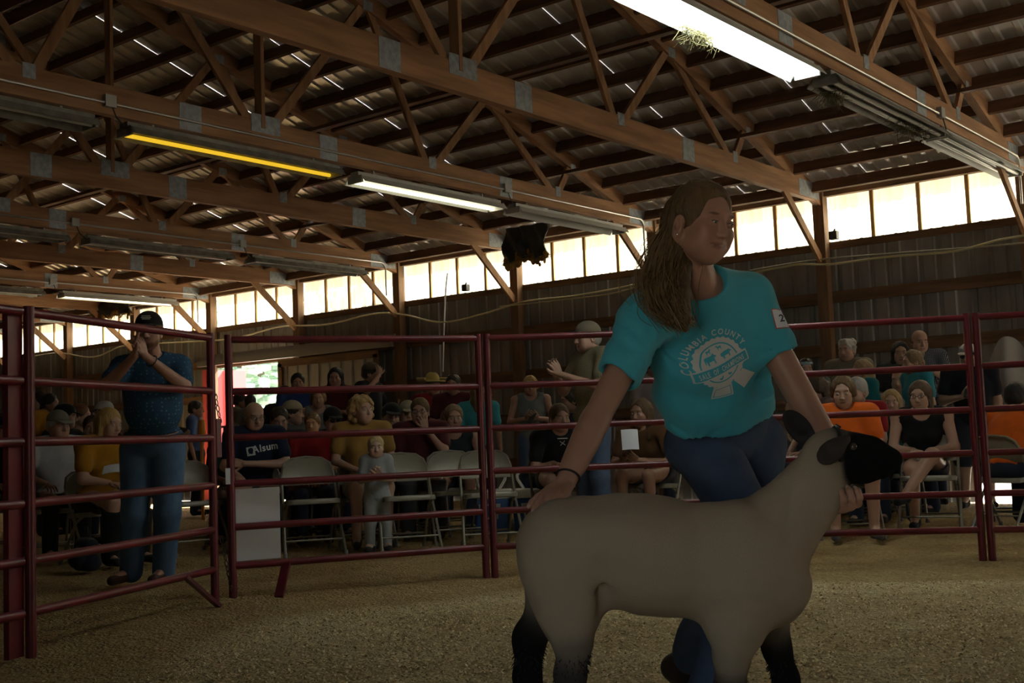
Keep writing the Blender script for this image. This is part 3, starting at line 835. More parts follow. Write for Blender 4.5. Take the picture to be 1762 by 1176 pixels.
# ================================================================== BODIES: one continuous surface grown round a posed skeleton
def nrm(v):
    v = np.asarray(v, float); return v / np.linalg.norm(v)
class Field:
    def __init__(s): s.pr = []; s.paint = []; s.planes = []
    def cap(s, a, b, ra, rb=None, k=.02, n=None, sq=1.0, c=(.5, .5, .5), sub=False):
        s.pr.append(('c', np.asarray(a, float), np.asarray(b, float), ra, ra if rb is None else rb, k, None if n is None else nrm(n), sq, c, sub)); return s
    def chain(s, pts, rs, **kw):
        for i in range(len(pts) - 1): s.cap(pts[i], pts[i + 1], rs[i], rs[i + 1], **kw)
        return s
    def ell(s, c0, r, M=None, k=.02, c=(.5, .5, .5), sub=False):
        s.pr.append(('e', np.asarray(c0, float), np.asarray(r, float), None if M is None else np.asarray(M, float), 0, k, None, 1, c, sub)); return s
    def cut(s, p, n): s.planes.append((np.asarray(p, float), nrm(n))); return s     # drops the side the normal points to
    def dot(s, c, r, col, soft=.35, M=None): s.paint.append((np.asarray(c, float), np.asarray(r, float) * np.ones(3), col, soft, M)); return s
    @staticmethod
    def _bb(p):
        if p[0] == 'c':
            m = max(p[3], p[4]) * max(1, p[7] if p[6] is not None else 1)
            return np.minimum(p[1], p[2]) - m, np.maximum(p[1], p[2]) + m
        r = np.max(p[2]) if p[3] is not None else p[2]
        return p[1] - r, p[1] + r
    @staticmethod
    def _d(p, X, Y, Z):
        if p[0] == 'c':
            a, b, ra, rb, n, sq = p[1], p[2], p[3], p[4], p[6], p[7]
            ba = b - a; L2 = ba @ ba + 1e-12
            x, y, z = X - a[0], Y - a[1], Z - a[2]
            t = np.clip((x * ba[0] + y * ba[1] + z * ba[2]) / L2, 0, 1)
            x = x - t * ba[0]; y = y - t * ba[1]; z = z - t * ba[2]
            if n is not None:
                q = (x * n[0] + y * n[1] + z * n[2]) * (1 / sq - 1)
                x = x + q * n[0]; y = y + q * n[1]; z = z + q * n[2]
                return (np.sqrt(x * x + y * y + z * z) - (ra + (rb - ra) * t)) * min(1, sq)
            return np.sqrt(x * x + y * y + z * z) - (ra + (rb - ra) * t)
        x, y, z = X - p[1][0], Y - p[1][1], Z - p[1][2]
        if p[3] is not None:
            M = p[3]
            x, y, z = (M[0, 0] * x + M[1, 0] * y + M[2, 0] * z, M[0, 1] * x + M[1, 1] * y + M[2, 1] * z, M[0, 2] * x + M[1, 2] * y + M[2, 2] * z)
        r = p[2]
        k0 = np.sqrt((x / r[0]) ** 2 + (y / r[1]) ** 2 + (z / r[2]) ** 2)
        k1 = np.sqrt((x / r[0] ** 2) ** 2 + (y / r[1] ** 2) ** 2 + (z / r[2] ** 2) ** 2) + 1e-9
        return k0 * (k0 - 1) / k1
    def grid(s, vox, infl=0.0):
        lo = np.min([s._bb(p)[0] for p in s.pr if not p[9]], 0) - infl - 2.5 * vox; hi = np.max([s._bb(p)[1] for p in s.pr if not p[9]], 0) + infl + 2.5 * vox
        ax = [np.arange(lo[i], hi[i] + vox, vox) for i in range(3)]
        V = np.full([len(a) for a in ax], 9.0, np.float32)
        for p in s.pr:
            a, b = s._bb(p); m = p[5] + infl + 2 * vox
            sl = [slice(max(0, int((a[i] - m - lo[i]) / vox)), min(len(ax[i]), int((b[i] + m - lo[i]) / vox) + 2)) for i in range(3)]
            if any(q.stop <= q.start for q in sl): continue
            X = ax[0][sl[0]][:, None, None]; Y = ax[1][sl[1]][None, :, None]; Z = ax[2][sl[2]][None, None, :]
            d = s._d(p, X, Y, Z) - (infl if not p[9] else 0)
            W = V[tuple(sl)]; k = p[5]
            if p[9]:
                d = -d; h = np.maximum(k - np.abs(W - d), 0) / k; V[tuple(sl)] = np.maximum(W, d) + h * h * k * .25
            else:
                h = np.maximum(k - np.abs(W - d), 0) / k; V[tuple(sl)] = np.minimum(W, d) - h * h * k * .25
        for q, n in s.planes:
            V = np.maximum(V, ((ax[0] - q[0]) * n[0])[:, None, None] + ((ax[1] - q[1]) * n[1])[None, :, None] + ((ax[2] - q[2]) * n[2])[None, None, :])
        V[0] = V[-1] = 1; V[:, 0] = V[:, -1] = 1; V[:, :, 0] = V[:, :, -1] = 1
        return V, ax
    def surf(s, vox, infl=0.0, wob=None):
        V, ax = s.grid(vox, infl)
        if wob is not None: V = V + wob(ax[0][:, None, None], ax[1][None, :, None], ax[2][None, None, :]).astype(np.float32)
        return nets(V, ax)
    def colors(s, v, sig=.012):
        W = np.zeros(len(v)); C = np.zeros((len(v), 3))
        for p in s.pr:
            if p[9]: continue
            d = s._d(p, v[:, 0], v[:, 1], v[:, 2]); w_ = np.exp(-np.clip(d / sig, -3, 30)); W += w_; C += w_[:, None] * np.array(p[8])
        C /= W[:, None] + 1e-9
        for c, r, col, soft, M in s.paint:
            x = v - c
            if M is not None: x = x @ np.asarray(M)
            q = np.sqrt(((x / r) ** 2).sum(1)); a = np.clip((1 - q) / soft, 0, 1)[:, None]
            C = C * (1 - a) + np.array(col) * a
        return C
def nets(V, ax):
    I = V < 0
    n = np.array(V.shape) - 1
    c = np.zeros(n, np.int8)
    for o in np.ndindex(2, 2, 2): c += I[o[0]:o[0] + n[0], o[1]:o[1] + n[1], o[2]:o[2] + n[2]]
    act = (c > 0) & (c < 8)
    ci = np.argwhere(act); idx = np.full(n, -1, np.int32); idx[act] = np.arange(len(ci))
    pos = np.zeros((len(ci), 3)); cnt = np.zeros(len(ci))
    st = [a[1] - a[0] for a in ax]; o0 = np.array([a[0] for a in ax]); st = np.array(st)
    offs = list(np.ndindex(2, 2, 2))
    for a in offs:
        for d in range(3):
            if a[d]: continue
            b = list(a); b[d] = 1
            va = V[ci[:, 0] + a[0], ci[:, 1] + a[1], ci[:, 2] + a[2]]; vb = V[ci[:, 0] + b[0], ci[:, 1] + b[1], ci[:, 2] + b[2]]
            m = (va < 0) != (vb < 0); t = np.where(m, va / np.where(m, va - vb, 1), 0)
            p = ci + np.array(a); p = p.astype(float); p[:, d] += t
            pos[m] += p[m]; cnt[m] += 1
    v = o0 + st * pos / cnt[:, None]
    Q = []
    for d in range(3):
        e, f = (d + 1) % 3, (d + 2) % 3
        lo = [slice(None)] * 3; hi = [slice(None)] * 3; lo[d] = slice(0, -1); hi[d] = slice(1, None)
        A = I[tuple(lo)]; B = I[tuple(hi)]; ch = np.argwhere(A != B)
        ch = ch[(ch[:, e] > 0) & (ch[:, f] > 0) & (ch[:, e] < n[e]) & (ch[:, f] < n[f])]
        ins = A[ch[:, 0], ch[:, 1], ch[:, 2]]
        def cell(de, df):
            q = ch.copy(); q[:, e] += de; q[:, f] += df; return idx[q[:, 0], q[:, 1], q[:, 2]]
        q = np.stack([cell(-1, -1), cell(0, -1), cell(0, 0), cell(-1, 0)], 1)
        q[~ins] = q[~ins][:, ::-1]; Q.append(q)
    Q = np.concatenate(Q); Q = Q[(Q >= 0).all(1)]
    return v, Q
def merge(parts):
    vs, qs, cs, k = [], [], [], 0
    for v, q, c in parts: vs.append(v); qs.append(q + k); cs.append(c); k += len(v)
    return np.concatenate(vs), np.concatenate(qs), np.concatenate(cs)
def tubes_np(chains, n=7, col=(.5, .5, .5)):
    vs, qs = [], []; k = 0
    for pts, rs in chains:
        q = MB(); q.tube(pts, rs, n, caps=False); vs.append(np.array(q.v)); qs.append(np.array(q.f) + k); k += len(q.v)
        # rounded end
    v = np.concatenate(vs); return v, np.concatenate(qs), np.tile(np.array(col), (len(v), 1))
M_skin = attr_mat('skin', .44, sss=.1, spec=.45)
M_hairA = attr_mat('hair', .50, bump=.9, bscale=45, stretch=(3, 3, .35), spec=.35)
def frame(f, u):
    f = nrm(f); r = nrm(np.cross(f, u)); u = np.cross(r, f); return r, f, u      # right, forward, up as seen by the person
class Head:
    """A head of the given height (chin to crown) at c (middle of the skull), looking along f."""
    def __init__(s, c, f, u, h=.225, fem=False):
        s.c = np.asarray(c, float); s.r, s.f, s.u = frame(f, u); s.s = h / .225; s.fem = fem
        s.M = np.stack([s.r, s.f, s.u], 1)
    def P(s, x, y, z): return s.c + (s.r * x + s.f * y + s.u * z) * s.s
    def skull(s, F, skin, neck_to=None, detail=True, beard=None, smile=0.0, lip=None, eyes=True):
        q = s.s; e = lambda x, y, z, a, b, c, k=.02, col=skin, sub=False: F.ell(s.P(x, y, z), np.array((a, b, c)) * q, s.M, k * q, col, sub)
        e(0, -.008, .035, .074, .092, .080); e(0, .012, -.02, .059 if s.fem else .064, .078, .085)          # braincase, face mass
        e(0, .048, -.078, .034 if s.fem else .046, .038 if s.fem else .040, .035, .03)                       # chin and jaw
        for x in (-1, 1):
            e(x * (.034 if s.fem else .040), .030, -.055, .024, .045, .030, .03); e(x * .040, .060, -.020, .022, .020, .020, .025)   # jaw corner, cheekbone
            e(x * .074, -.012, -.012, .010, .020, .031, .006)                              # ear
            e(x * .078, -.008, -.010, .005, .011, .018, .005, skin, True)
        if detail:
            e(0, .080, .030, .050, .012, .012, .02)                                        # brow
            for x in (-1, 1): e(x * .031, .092, .006, .017, .014, .011, .012, skin, True)     # eye sockets
            F.cap(s.P(0, .086, .012), s.P(0, .105, -.028), .0085 * q, (.0108 if s.fem else .013) * q, .011 * q, c=skin)
            for x in (-1, 1): e(x * (.0105 if s.fem else .012), .095, -.031, .0085 if s.fem else .010, .0095, .0075, .006)
            for x in (-1, 1): e(x * .031, .079, .006, .0145, .0125, .0115, .004)
            lc = lip if lip else tuple(np.array(skin) * np.array((.80, .56, .56)))
            w = .024 + .005 * smile
            for x in (-1, 1):
                F.cap(s.P(x * .004, .0855, -.0575), s.P(x * w, .0745, -.056 + .008 * smile), .0048 * q, .0028 * q, .005 * q, c=skin)
                F.cap(s.P(x * .002, .0845, -.0660), s.P(x * w * .85, .0740, -.059 + .008 * smile), .0058 * q, .0030 * q, .005 * q, c=skin)
                if smile: F.cap(s.P(x * .019, .096, -.036), s.P(x * .034, .086, -.058), .0042 * q, .003 * q, .010 * q, sub=True)
            d = lambda x, y, z, a, b, c, col, so=.35: F.dot(s.P(x, y, z), np.array((a, b, c)) * q, col, so, s.M)
            br = tuple(np.array(skin) * .32)
            for x in (-1, 1):
                d(x * .032, .088, .0275, .021, .022, .0048 if s.fem else .0065, br, .5)
                if eyes:
                    d(x * .031, .091, .006, .0135, .012, .0062, (.62, .60, .58), .25); d(x * .031, .093, .006, .006, .012, .0062, (.045, .04, .035), .3)
                    d(x * .031, .092, .0125, .016, .014, .0026, tuple(np.array(skin) * .25), .6)
            for x in (-1, 1): d(x * w * .45, .083, -.0570 + .003 * smile, w * .82, .025, .0056, lc, .4); d(x * w * .36, .083, -.0660 + .0015 * smile, w * .72, .025, .0060, lc, .4); d(x * w * .62, .080, -.0605 + .004 * smile, w * .62, .025, .0019, tuple(np.array(lc) * .3), .6)
            d(0, .084, -.0615, w * .95, .02, .0018, tuple(np.array(lc) * .4), .6)
            for x in (-1, 1): d(x * .008, .104, -.039, .005, .008, .003, tuple(np.array(skin) * .35), .6)
            if beard:
                for x in (-.05, -.025, 0, .025, .05): d(x, .075 - abs(x) * .6, -.085 + abs(x) * .35, .030, .035, .026, beard, .3)
                for x in (-1, 1): d(x * .060, .02, -.06, .022, .03, .045, beard, .4); d(x * .018, .095, -.048, .018, .02, .006, beard, .5)
        if neck_to is not None: F.cap(s.P(0, -.024, -.055), neck_to, (.045 if s.fem else .052) * q, (.052 if s.fem else .060) * q, .014, c=skin)
    def hair(s, style, col, vox=.009):
        q = s.s; F = Field(); c2 = tuple(np.array(col) * .8)
        e = lambda x, y, z, a, b, c, k=.02, sub=False, cc=col: F.ell(s.P(x, y, z), np.array((a, b, c)) * q, s.M, k * q, cc, sub)
        if style == 'ring':
            e(0, -.025, -.005, .082, .080, .045); e(0, .0, .085, .09, .12, .055, .02, True); e(0, .095, .0, .10, .095, .2, .01, True)
        else:
            up = {'crop': .006, 'short': .010, 'curly': .006, 'curlyshort': .004}.get(style, .016)
            e(0, -.012, .040, .080 + up * .4, .098, .084 + up * .6)
            if style in ('short', 'crop', 'curlyshort'): e(0, -.04, -.01, .078, .070, .060)
            if style == 'curlyshort':
                rn = random.Random(5)
                for i in range(26):
                    a = rn.uniform(0, 6.28); h = rn.uniform(.0, 1); e(.075 * math.cos(a), -.02 + .085 * math.sin(a), .02 + .09 * h, .022, .022, .022, .01)
            if style in ('long', 'bob', 'pony'):
                for x in (-1, 1): F.cap(s.P(x * .062, -.015, .03), s.P(x * .072, -.01, -.09 if style != 'pony' else -.01), .030 * q, .026 * q, .03, c=col)
                F.cap(s.P(0, -.07, .02), s.P(0, -.075, -.10), .055 * q, .05 * q, .03, n=s.r, sq=1.35, c=col)
            if style == 'long':
                for x in (-1, 1): F.cap(s.P(x * .070, -.005, -.08), s.P(x * .075, .015, -.21), .030 * q, .018 * q, .03, c=c2)
                F.cap(s.P(0, -.075, -.09), s.P(0, -.085, -.24), .055 * q, .035 * q, .03, n=s.r, sq=1.4, c=c2)
            if style == 'pony':
                e(0, -.115, .03, .03, .03, .03); F.cap(s.P(0, -.115, .03), s.P(0, -.125, -.12), .028 * q, .014 * q, .02, c=c2)
            if style == 'bun': e(0, -.10, .075, .04, .035, .035)
            if style == 'curly':
                rn = random.Random(3)
                for i in range(150):
                    a = rn.uniform(0, 6.28); h = rn.uniform(-1, 1)
                    if math.sin(a) > .25 and h < .30: continue
                    ch_ = math.sqrt(max(.08, 1 - max(0, h) ** 2)); e((.092 - .01 * abs(min(h, 0))) * math.cos(a) * ch_, -.014 + .095 * math.sin(a) * ch_, .015 + .105 * h, .026, .026, .026, .010, cc=col if i % 3 else c2)
            # the face stays free
            if style in ('pony', 'bun', 'long'): e(0, .128, .0, .080, .094, .096, .012, True)
            e(0, .115, -.030, .068, .080, .108, .012, True)
            if style in ('crop', 'short', 'curlyshort'): e(0, .10, -.070, .12, .088, .112, .01, True)
        hn = lambda X, Y, Z: .0022 * np.sin(95 * X + 40 * Z) * np.sin(80 * Y + 30 * Z) + .0016 * np.sin(170 * X - 60 * Y)
        v, qd = F.surf(vox * q, 0, hn); return v, qd, F.colors(v)
    def cap_(s, brim=1, vox=.009, back=False):
        q = s.s; F = Field(); sg = -1 if back else 1
        F.ell(s.P(0, -.008, .048), np.array((.086, .104, .088)) * q, s.M, .01); F.cut(s.P(0, 0, .040), -s.u)
        v, qd = F.surf(vox * q); G = Field()
        t = nrm(s.f * sg - s.u * .25); r_, f_, u_ = frame(t, s.u); M = np.stack([r_, f_, u_], 1)
        G.ell(s.P(0, sg * .105, .040), np.array((.070, .075, .008)) * q, M, .01); G.ell(s.P(0, sg * .02, .045), np.array((.07, .075, .03)) * q, s.M, .004, sub=True)
        v2, q2 = G.surf(.006 * q)
        return (v, qd), (v2, q2)
def hand_chains(w, d, up, s=1.0, curl=.5, thumb=1, spread=.12):
    """palm + five fingers as tapering chains; w wrist, d along the hand, up = back of the hand"""
    w = Vector(w); d = Vector(d).normalized(); u = Vector(up); u = (u - d * u.dot(d)).normalized(); r = d.cross(u)
    ch = []
    L = [.070, .078, .072, .058]
    for i in range(4):
        x = (-.033 + .022 * i) * s; b = w + d * (.088 - .006 * abs(i - 1.3)) * s + r * x
        a = (i - 1.5) * spread
        dd = (d + r * a).normalized(); pts = [w + d * .025 * s + r * x * .75, b]; rr = [.0125 * s, .0115 * s]
        p = b; ang = curl * .6
        for j, f in enumerate((.46, .32, .24)):
            dv = dd * math.cos(ang) - u * math.sin(ang); p = p + dv * L[i] * f * s; pts.append(p); rr.append((.0095, .0088, .0055)[j] * s); ang += curl * .75
        ch.append((pts, rr))
    b = w + d * .025 * s - r * (.028 * s * thumb); t = (d * .75 - r * thumb * .75 - u * .25).normalized()
    ch.append(([w + d * .01 * s - r * .012 * s * thumb, b + t * .012 * s, b + t * .045 * s, b + t * .060 * s + d * .012 * s, b + t * .066 * s + d * .026 * s], [.014 * s, .0135 * s, .0115 * s, .0105 * s, .006 * s]))
    return ch, r
def add_hand(F, ch, r, w, d, s, skin, k=.006):
    w = np.array(w); d = nrm(d)
    F.cap(w + d * .01 * s, w + d * .072 * s, .026 * s, .034 * s, k * 2, n=np.cross(np.array(r), d), sq=.46, c=skin)
    for pts, rr in ch: F.chain([np.array(p) for p in pts], rr, k=k, c=skin)
# ================================================================== FIGURES
A = lambda v: np.array(v, float)
def cloth(col, name=None):
    nm = name or 'cloth_%02x%02x%02x' % tuple(int(255 * c ** .45) for c in col)
    return mat(nm, col, .85, bump=.22, bscale=22, var=.18, vscale=9, spec=.2, sheen=.1)
def plaid(name, c1, c2, c3, sc=60):
    if name in MATS: return MATS[name]
    m = mat(name, c1, .85, spec=.2); n = m.node_tree; b = n.nodes['Principled BSDF']
    tc = n.nodes.new('ShaderNodeTexCoord'); prev = None
    for i, (ax, c) in enumerate((('X', c2), ('Z', c3))):
        wv = n.nodes.new('ShaderNodeTexWave'); wv.wave_type = 'BANDS'; wv.bands_direction = ax; wv.inputs['Scale'].default_value = sc / 6.28
        n.links.new(tc.outputs['Object'], wv.inputs[0])
        th = n.nodes.new('ShaderNodeMath'); th.operation = 'GREATER_THAN'; th.inputs[1].default_value = .62; n.links.new(wv.outputs['Fac'], th.inputs[0])
        mx = n.nodes.new('ShaderNodeMix'); mx.data_type = 'RGBA'; n.links.new(th.outputs[0], mx.inputs[0]); mx.inputs[7].default_value = (*c, 1)
        if prev: n.links.new(prev, mx.inputs[6])
        else: mx.inputs[6].default_value = (*c1, 1)
        prev = mx.outputs[2]
    n.links.new(prev, b.inputs['Base Color']); return m
def dotted(name, c1, c2, sc=42):
    if name in MATS: return MATS[name]
    m = mat(name, c1, .8, spec=.2, bump=.25, bscale=18); n = m.node_tree; b = n.nodes['Principled BSDF']
    tc = n.nodes.new('ShaderNodeTexCoord'); v = n.nodes.new('ShaderNodeTexVoronoi'); v.inputs['Scale'].default_value = sc; v.inputs['Randomness'].default_value = .35
    n.links.new(tc.outputs['Object'], v.inputs[0]); r = n.nodes.new('ShaderNodeValToRGB'); r.color_ramp.elements[0].position = .18; r.color_ramp.elements[1].position = .30
    r.color_ramp.elements[0].color = (*c2, 1); r.color_ramp.elements[1].color = (*c1, 1); n.links.new(v.outputs['Distance'], r.inputs[0]); n.links.new(r.outputs[0], b.inputs['Base Color']); return m
M_denim = mat('denim', (.085, .12, .20), .85, bump=.3, bscale=30, var=.35, vscale=4, col2=(.05, .075, .13), spec=.2)
M_denim2 = mat('pale_denim', (.11, .19, .32), .85, bump=.3, bscale=30, var=.35, vscale=4, col2=(.06, .11, .20), spec=.2)
M_lens = mat('dark_lens', (.02, .02, .025), .1, spec=.8)
def put(nm, parent, vq, mats, cols=None):
    v, q = vq; o = np.array(wloc(parent)); me = np_mesh(nm, v - o, q, mats if isinstance(mats, list) else [mats], cols); return link(nm, me, parent)
class Fig: pass
def axes(J):
    u = nrm(J['neck'] - J['pelvis']); r = J['sh'][1] - J['sh'][0]; r = nrm(r - u * (r @ u)); f = np.cross(u, r); return r, f, u
def torso(F, J, b, c, fem=False, belly=0.0, k=.04):
    r, f, u = axes(J); M = np.stack([r, f, u], 1); L = np.linalg.norm(J['neck'] - J['pelvis']) / .50
    hw = np.linalg.norm(J['sh'][1] - J['sh'][0]) / 2
    F.cap(J['sh'][0], J['sh'][1], .052 * b, .052 * b, k, c=c)
    for s in (0, 1): F.cap(J['neck'], J['sh'][s], .050, .052 * b, k, c=c)
    F.ell(J['neck'] - u * .17 * L, (hw * .92 * (.5 + .5 * b), .105 * b, .17 * L), M, k, c)
    F.ell(J['neck'] * .42 + J['pelvis'] * .58 + f * (.012 + belly * .5), (.128 * b + belly * .5, .100 * b + belly, .16 * L), M, k, c)
    F.ell(J['pelvis'] + u * .02, (.155 * b, .112 * b + belly * .5, .115), M, k, c)
    if fem:
        for s in (-1, 1): F.ell(J['neck'] - u * .20 * L + f * .072 * b + r * s * .072, (.062, .055, .062), M, .03, c)
def figure(J, o, root_loc, label, cat='person', group=None, name='person'):
    """J: joints in world space; o: options."""
    t = empty(name, root_loc); g = o.get
    b = g('bulk', 1.0); sk = g('skin', (.42, .24, .17)); vox = g('vox', .018); hv = g('hvox', .009); fem = g('fem', False)
    r, f, u = axes(J); H = Head(J['head'], J['hf'], J['hu'], J.get('hh', .225), fem)
    F = Field(); torso(F, J, b * .96, sk, fem, g('belly', 0) * .9)
    for s in (0, 1):
        F.chain([J['sh'][s], J['el'][s], J['wr'][s]], [.047 * b, .038 * b, .026], k=.02, c=sk)
        hp = J['hip'][s]
        F.chain([hp, J['kn'][s], J['an'][s]], [.085 * b, .056 * b, .038], k=.03, c=sk)
        F.cap(J['an'][s], J['toe'][s], .036, .028, .02, c=sk)
    F.cap(J['neck'] - u * .02, J['neck'] + (H.P(0, -.02, -.06) - J['neck']) * .6, .055, .052, .03, c=sk)
    v, q = F.surf(vox); parts = [(v, q, F.colors(v))]
    G = Field(); H.skull(G, sk, neck_to=J['neck'], beard=g('beard'), smile=g('smile', 0)); v, q = G.surf(hv); parts.append((v, q, G.colors(v, .006)))
    for s in (0, 1):
        hd = J['hd'][s]; ch, rr = hand_chains(J['wr'][s], hd[0], hd[1], .95, g('curl', .5), (1, -1)[s])
        if hv < .008:
            Hh = Field(); Hh.cap(J['el'][s] * .2 + J['wr'][s] * .8, J['wr'][s], .030, .026, .01, c=sk); add_hand(Hh, ch, rr, J['wr'][s], hd[0], .95, sk); v, q = Hh.surf(.0045); parts.append((v, q, Hh.colors(v)))
        else:
            v, q, c = tubes_np(ch, 6, sk); parts.append((v, q, c))
            Hh = Field(); w_ = A(J['wr'][s]); d_ = nrm(hd[0]); Hh.cap(w_, w_ + d_ * .07, .026, .034, .01, n=np.cross(A(rr), d_), sq=.5, c=sk); v, q = Hh.surf(.012); parts.append((v, q, Hh.colors(v)))
    v, q, c = merge(parts); put('body', t, (v, q), M_skin, c)
    # shirt
    M_ = np.stack([r, f, u], 1); sc = g('shirt', (.1, .1, .12)); sl = g('sleeve', .5); sm = sc if isinstance(sc, bpy.types.Material) else cloth(sc)
    F = Field(); torso(F, J, b, sk, fem, g('belly', 0)); hem = J['pelvis'] - u * g('hem', .03 if g('sit', True) else .05)
    if sl > 0:
        for s in (0, 1):
            e = J['sh'][s] + (J['el'][s] - J['sh'][s]) * min(1, sl * 1.25)
            F.cap(J['sh'][s], e, .052 * b, .050 * b if sl < 1 else .042 * b, .03)
            if sl >= 1: F.cap(e, J['wr'][s] * .92 + J['el'][s] * .08, .042 * b, .031, .02)
    F.cut(J['neck'] + u * .05, u); F.ell(J['neck'] + u * .065 + f * .03, (.078, .082, .075), M_, .006, sub=True); F.cut(hem, -u)
    if sl < 1 and sl > 0:
        for s in (0, 1):
            pass
    if sl == 0:
        for s in (0, 1): F.ell(J['sh'][s] + r * (.03 if s else -.03), (.075, .085, .10), M_, .01, sub=True)
        F.ell(J['neck'] + u * .04 + f * .05, (.085, .09, .11), M_, .01, sub=True)
    put('shirt', t, F.surf(vox, .013), sm)
    # trousers
    pc = g('pants', (.03, .04, .07)); pl = g('plen', 1.0); pm = pc if isinstance(pc, bpy.types.Material) else cloth(pc)
    F = Field(); M = np.stack([r, f, u], 1); F.ell(J['pelvis'] + u * .02, (.155 * b, .112 * b + g('belly', 0) * .5, .115), M, .04)
    for s in (0, 1):
        kn, an = J['kn'][s], J['an'][s]
        if pl >= 1: F.chain([J['hip'][s], kn, an + (an - kn) * .02], [.090 * b, .064 * b, .054 * b], k=.03)
        else: F.cap(J['hip'][s], J['hip'][s] + (kn - J['hip'][s]) * (pl * 1.5), .090 * b, .075 * b, .03)
    F.cut(J['pelvis'] + u * .075, u)
    put('trousers', t, F.surf(vox, .010), pm)
    # shoes
    hc = g('shoe', (.03, .028, .028))
    for s in (0, 1):
        F = Field(); an, to = J['an'][s], J['toe'][s]; fd = nrm(to - an); F.cap(an + fd * -.015 + A((0, 0, -.035)), to, .040, .034, .02); F.cap(an + A((0, 0, .0)), an + A((0, 0, -.03)), .043, .042, .02); F.cut(A((0, 0, min(an[2], to[2]) - .048 if not g('cross') else -9)), (0, 0, -1))
        put('shoe', t, F.surf(.013), cloth(hc, None))
    # hair, hats
    hs = g('hair', 'short')
    if hs:
        v, q, c = H.hair(hs, g('hcol', (.06, .04, .025)), hv); put('hair', t, (v, q), M_hairA, c)
    if g('cap'):
        d, br = H.cap_(vox=hv, back=g('backcap', False)); cm = cloth(g('cap')); k = put('cap', t, d, cm); put('brim', k, br, cloth(g('brim', g('cap'))))
    if g('visor'):
        d, br = H.cap_(vox=hv); k = put('visor', t, br, cloth(g('visor')))
        F = Field(); q_ = H.s; F.ell(H.P(0, -.01, .05), A((.087, .105, .03)) * q_, H.M, .01); put('band', k, F.surf(hv), cloth(g('visor')))
    if g('bandana'):
        F = Field(); F.ell(H.P(0, -.012, .065), A((.083, .10, .045)) * H.s, H.M, .01); put('bandana', t, F.surf(hv), cloth(g('bandana')))
    if g('cowboy'):
        F = Field(); q_ = H.s; cm = cloth(g('cowboy'))
        F.ell(H.P(0, -.01, .085), A((.078, .095, .085)) * q_, H.M, .02); F.cap(H.P(0, -.06, .185), H.P(0, .05, .185), .02, .02, .03, sub=True); F.ell(H.P(0, -.01, .055), A((.155, .20, .010)) * q_, H.M, .015)
        for x in (-1, 1): F.cap(H.P(x * .145, -.1, .085), H.P(x * .145, .1, .085), .02, .02, .03)
        put('cowboy_hat', t, F.surf(hv), cm)
    if g('glasses'):
        m = M_lens if g('glasses') == 'sun' else mat('spectacle_frame', (.05, .045, .04), .3)
        B = MB(); 
        for x in (-1, 1):
            ring = [Vector(H.P(x * .031 + .022 * math.cos(a), .104 - .004 * abs(math.cos(a)), .004 + .015 * math.sin(a))) for a in [k * math.pi / 6 for k in range(12)]]
            if g('glasses') == 'sun': B.add(ring, [tuple(range(12))]); 
            B.tube(ring, .0022, 5, closed=True)
            B.tube([Vector(H.P(x * .053, .100, .006)), Vector(H.P(x * .078, .04, .010)), Vector(H.P(x * .082, -.01, .006))], .002, 4)
        B.tube([Vector(H.P(-.010, .106, .008)), Vector(H.P(.010, .106, .008))], .002, 4)
        B.build('glasses', m, t)
    tag(t, label, cat, group)
    t_ = Fig(); t_.root = t; t_.H = H; t_.J = J; return t_

GLYPH = {}
def char(ch_):
    if ch_ in GLYPH: return GLYPH[ch_]
    cu = bpy.data.curves.new('glyph', 'FONT'); cu.body = ch_; cu.size = 1; cu.offset = .022; cu.resolution_u = 3
    ob = bpy.data.objects.new('glyph', cu); COL.objects.link(ob); bpy.context.view_layer.update()
    me = ob.evaluated_get(bpy.context.evaluated_depsgraph_get()).to_mesh()
    P_ = [(v_.co.x, v_.co.y) for v_ in me.vertices]; fs = [tuple(p_.vertices) for p_ in me.polygons]
    bpy.data.objects.remove(ob); bpy.data.curves.remove(cu)
    xs = [p_[0] for p_ in P_]; x0 = min(xs); P_ = [(x - x0, y) for x, y in P_]; GLYPH[ch_] = (P_, fs, max(xs) - x0); return GLYPH[ch_]
def line_text(s, size, gap=.12, nar=1.0):
    ws = [(char(c_)[2] * nar if c_ != ' ' else .30) for c_ in s]; x = -(sum(ws) + gap * (len(s) - 1)) / 2; out = []
    for c_, w_2 in zip(s, ws):
        if c_ != ' ': P_, fs, _ = char(c_); out.append(([((x + X * nar) * size, Y * size) for X, Y in P_], fs))
        x += w_2 + gap
    return out
def shirt_print(shirt, hit, f, pr, pieces, m, nm, off=.003):
    """flat print laid on a garment: each outline is dropped along -f onto the cloth"""
    me = shirt.data; o = Vector(wloc(shirt)); bv = BVHTree.FromPolygons([v.co + o for v in me.vertices], [tuple(p.vertices) for p in me.polygons])
    f = Vector(f).normalized(); pr = Vector(pr); pr = (pr - f * pr.dot(f)).normalized(); pu = f.cross(pr); pu = pu if pu.z > 0 else -pu
    for pts, fs in pieces:
        B = MB(); vs = []
        for x, y in pts:
            q = hit + pr * x + pu * y + f * .3; h = bv.ray_cast(q, -f)[0]; vs.append((h if h is not None else q - f * .3) + f * off)
        B.add(vs, fs); B.build(nm, m, shirt)
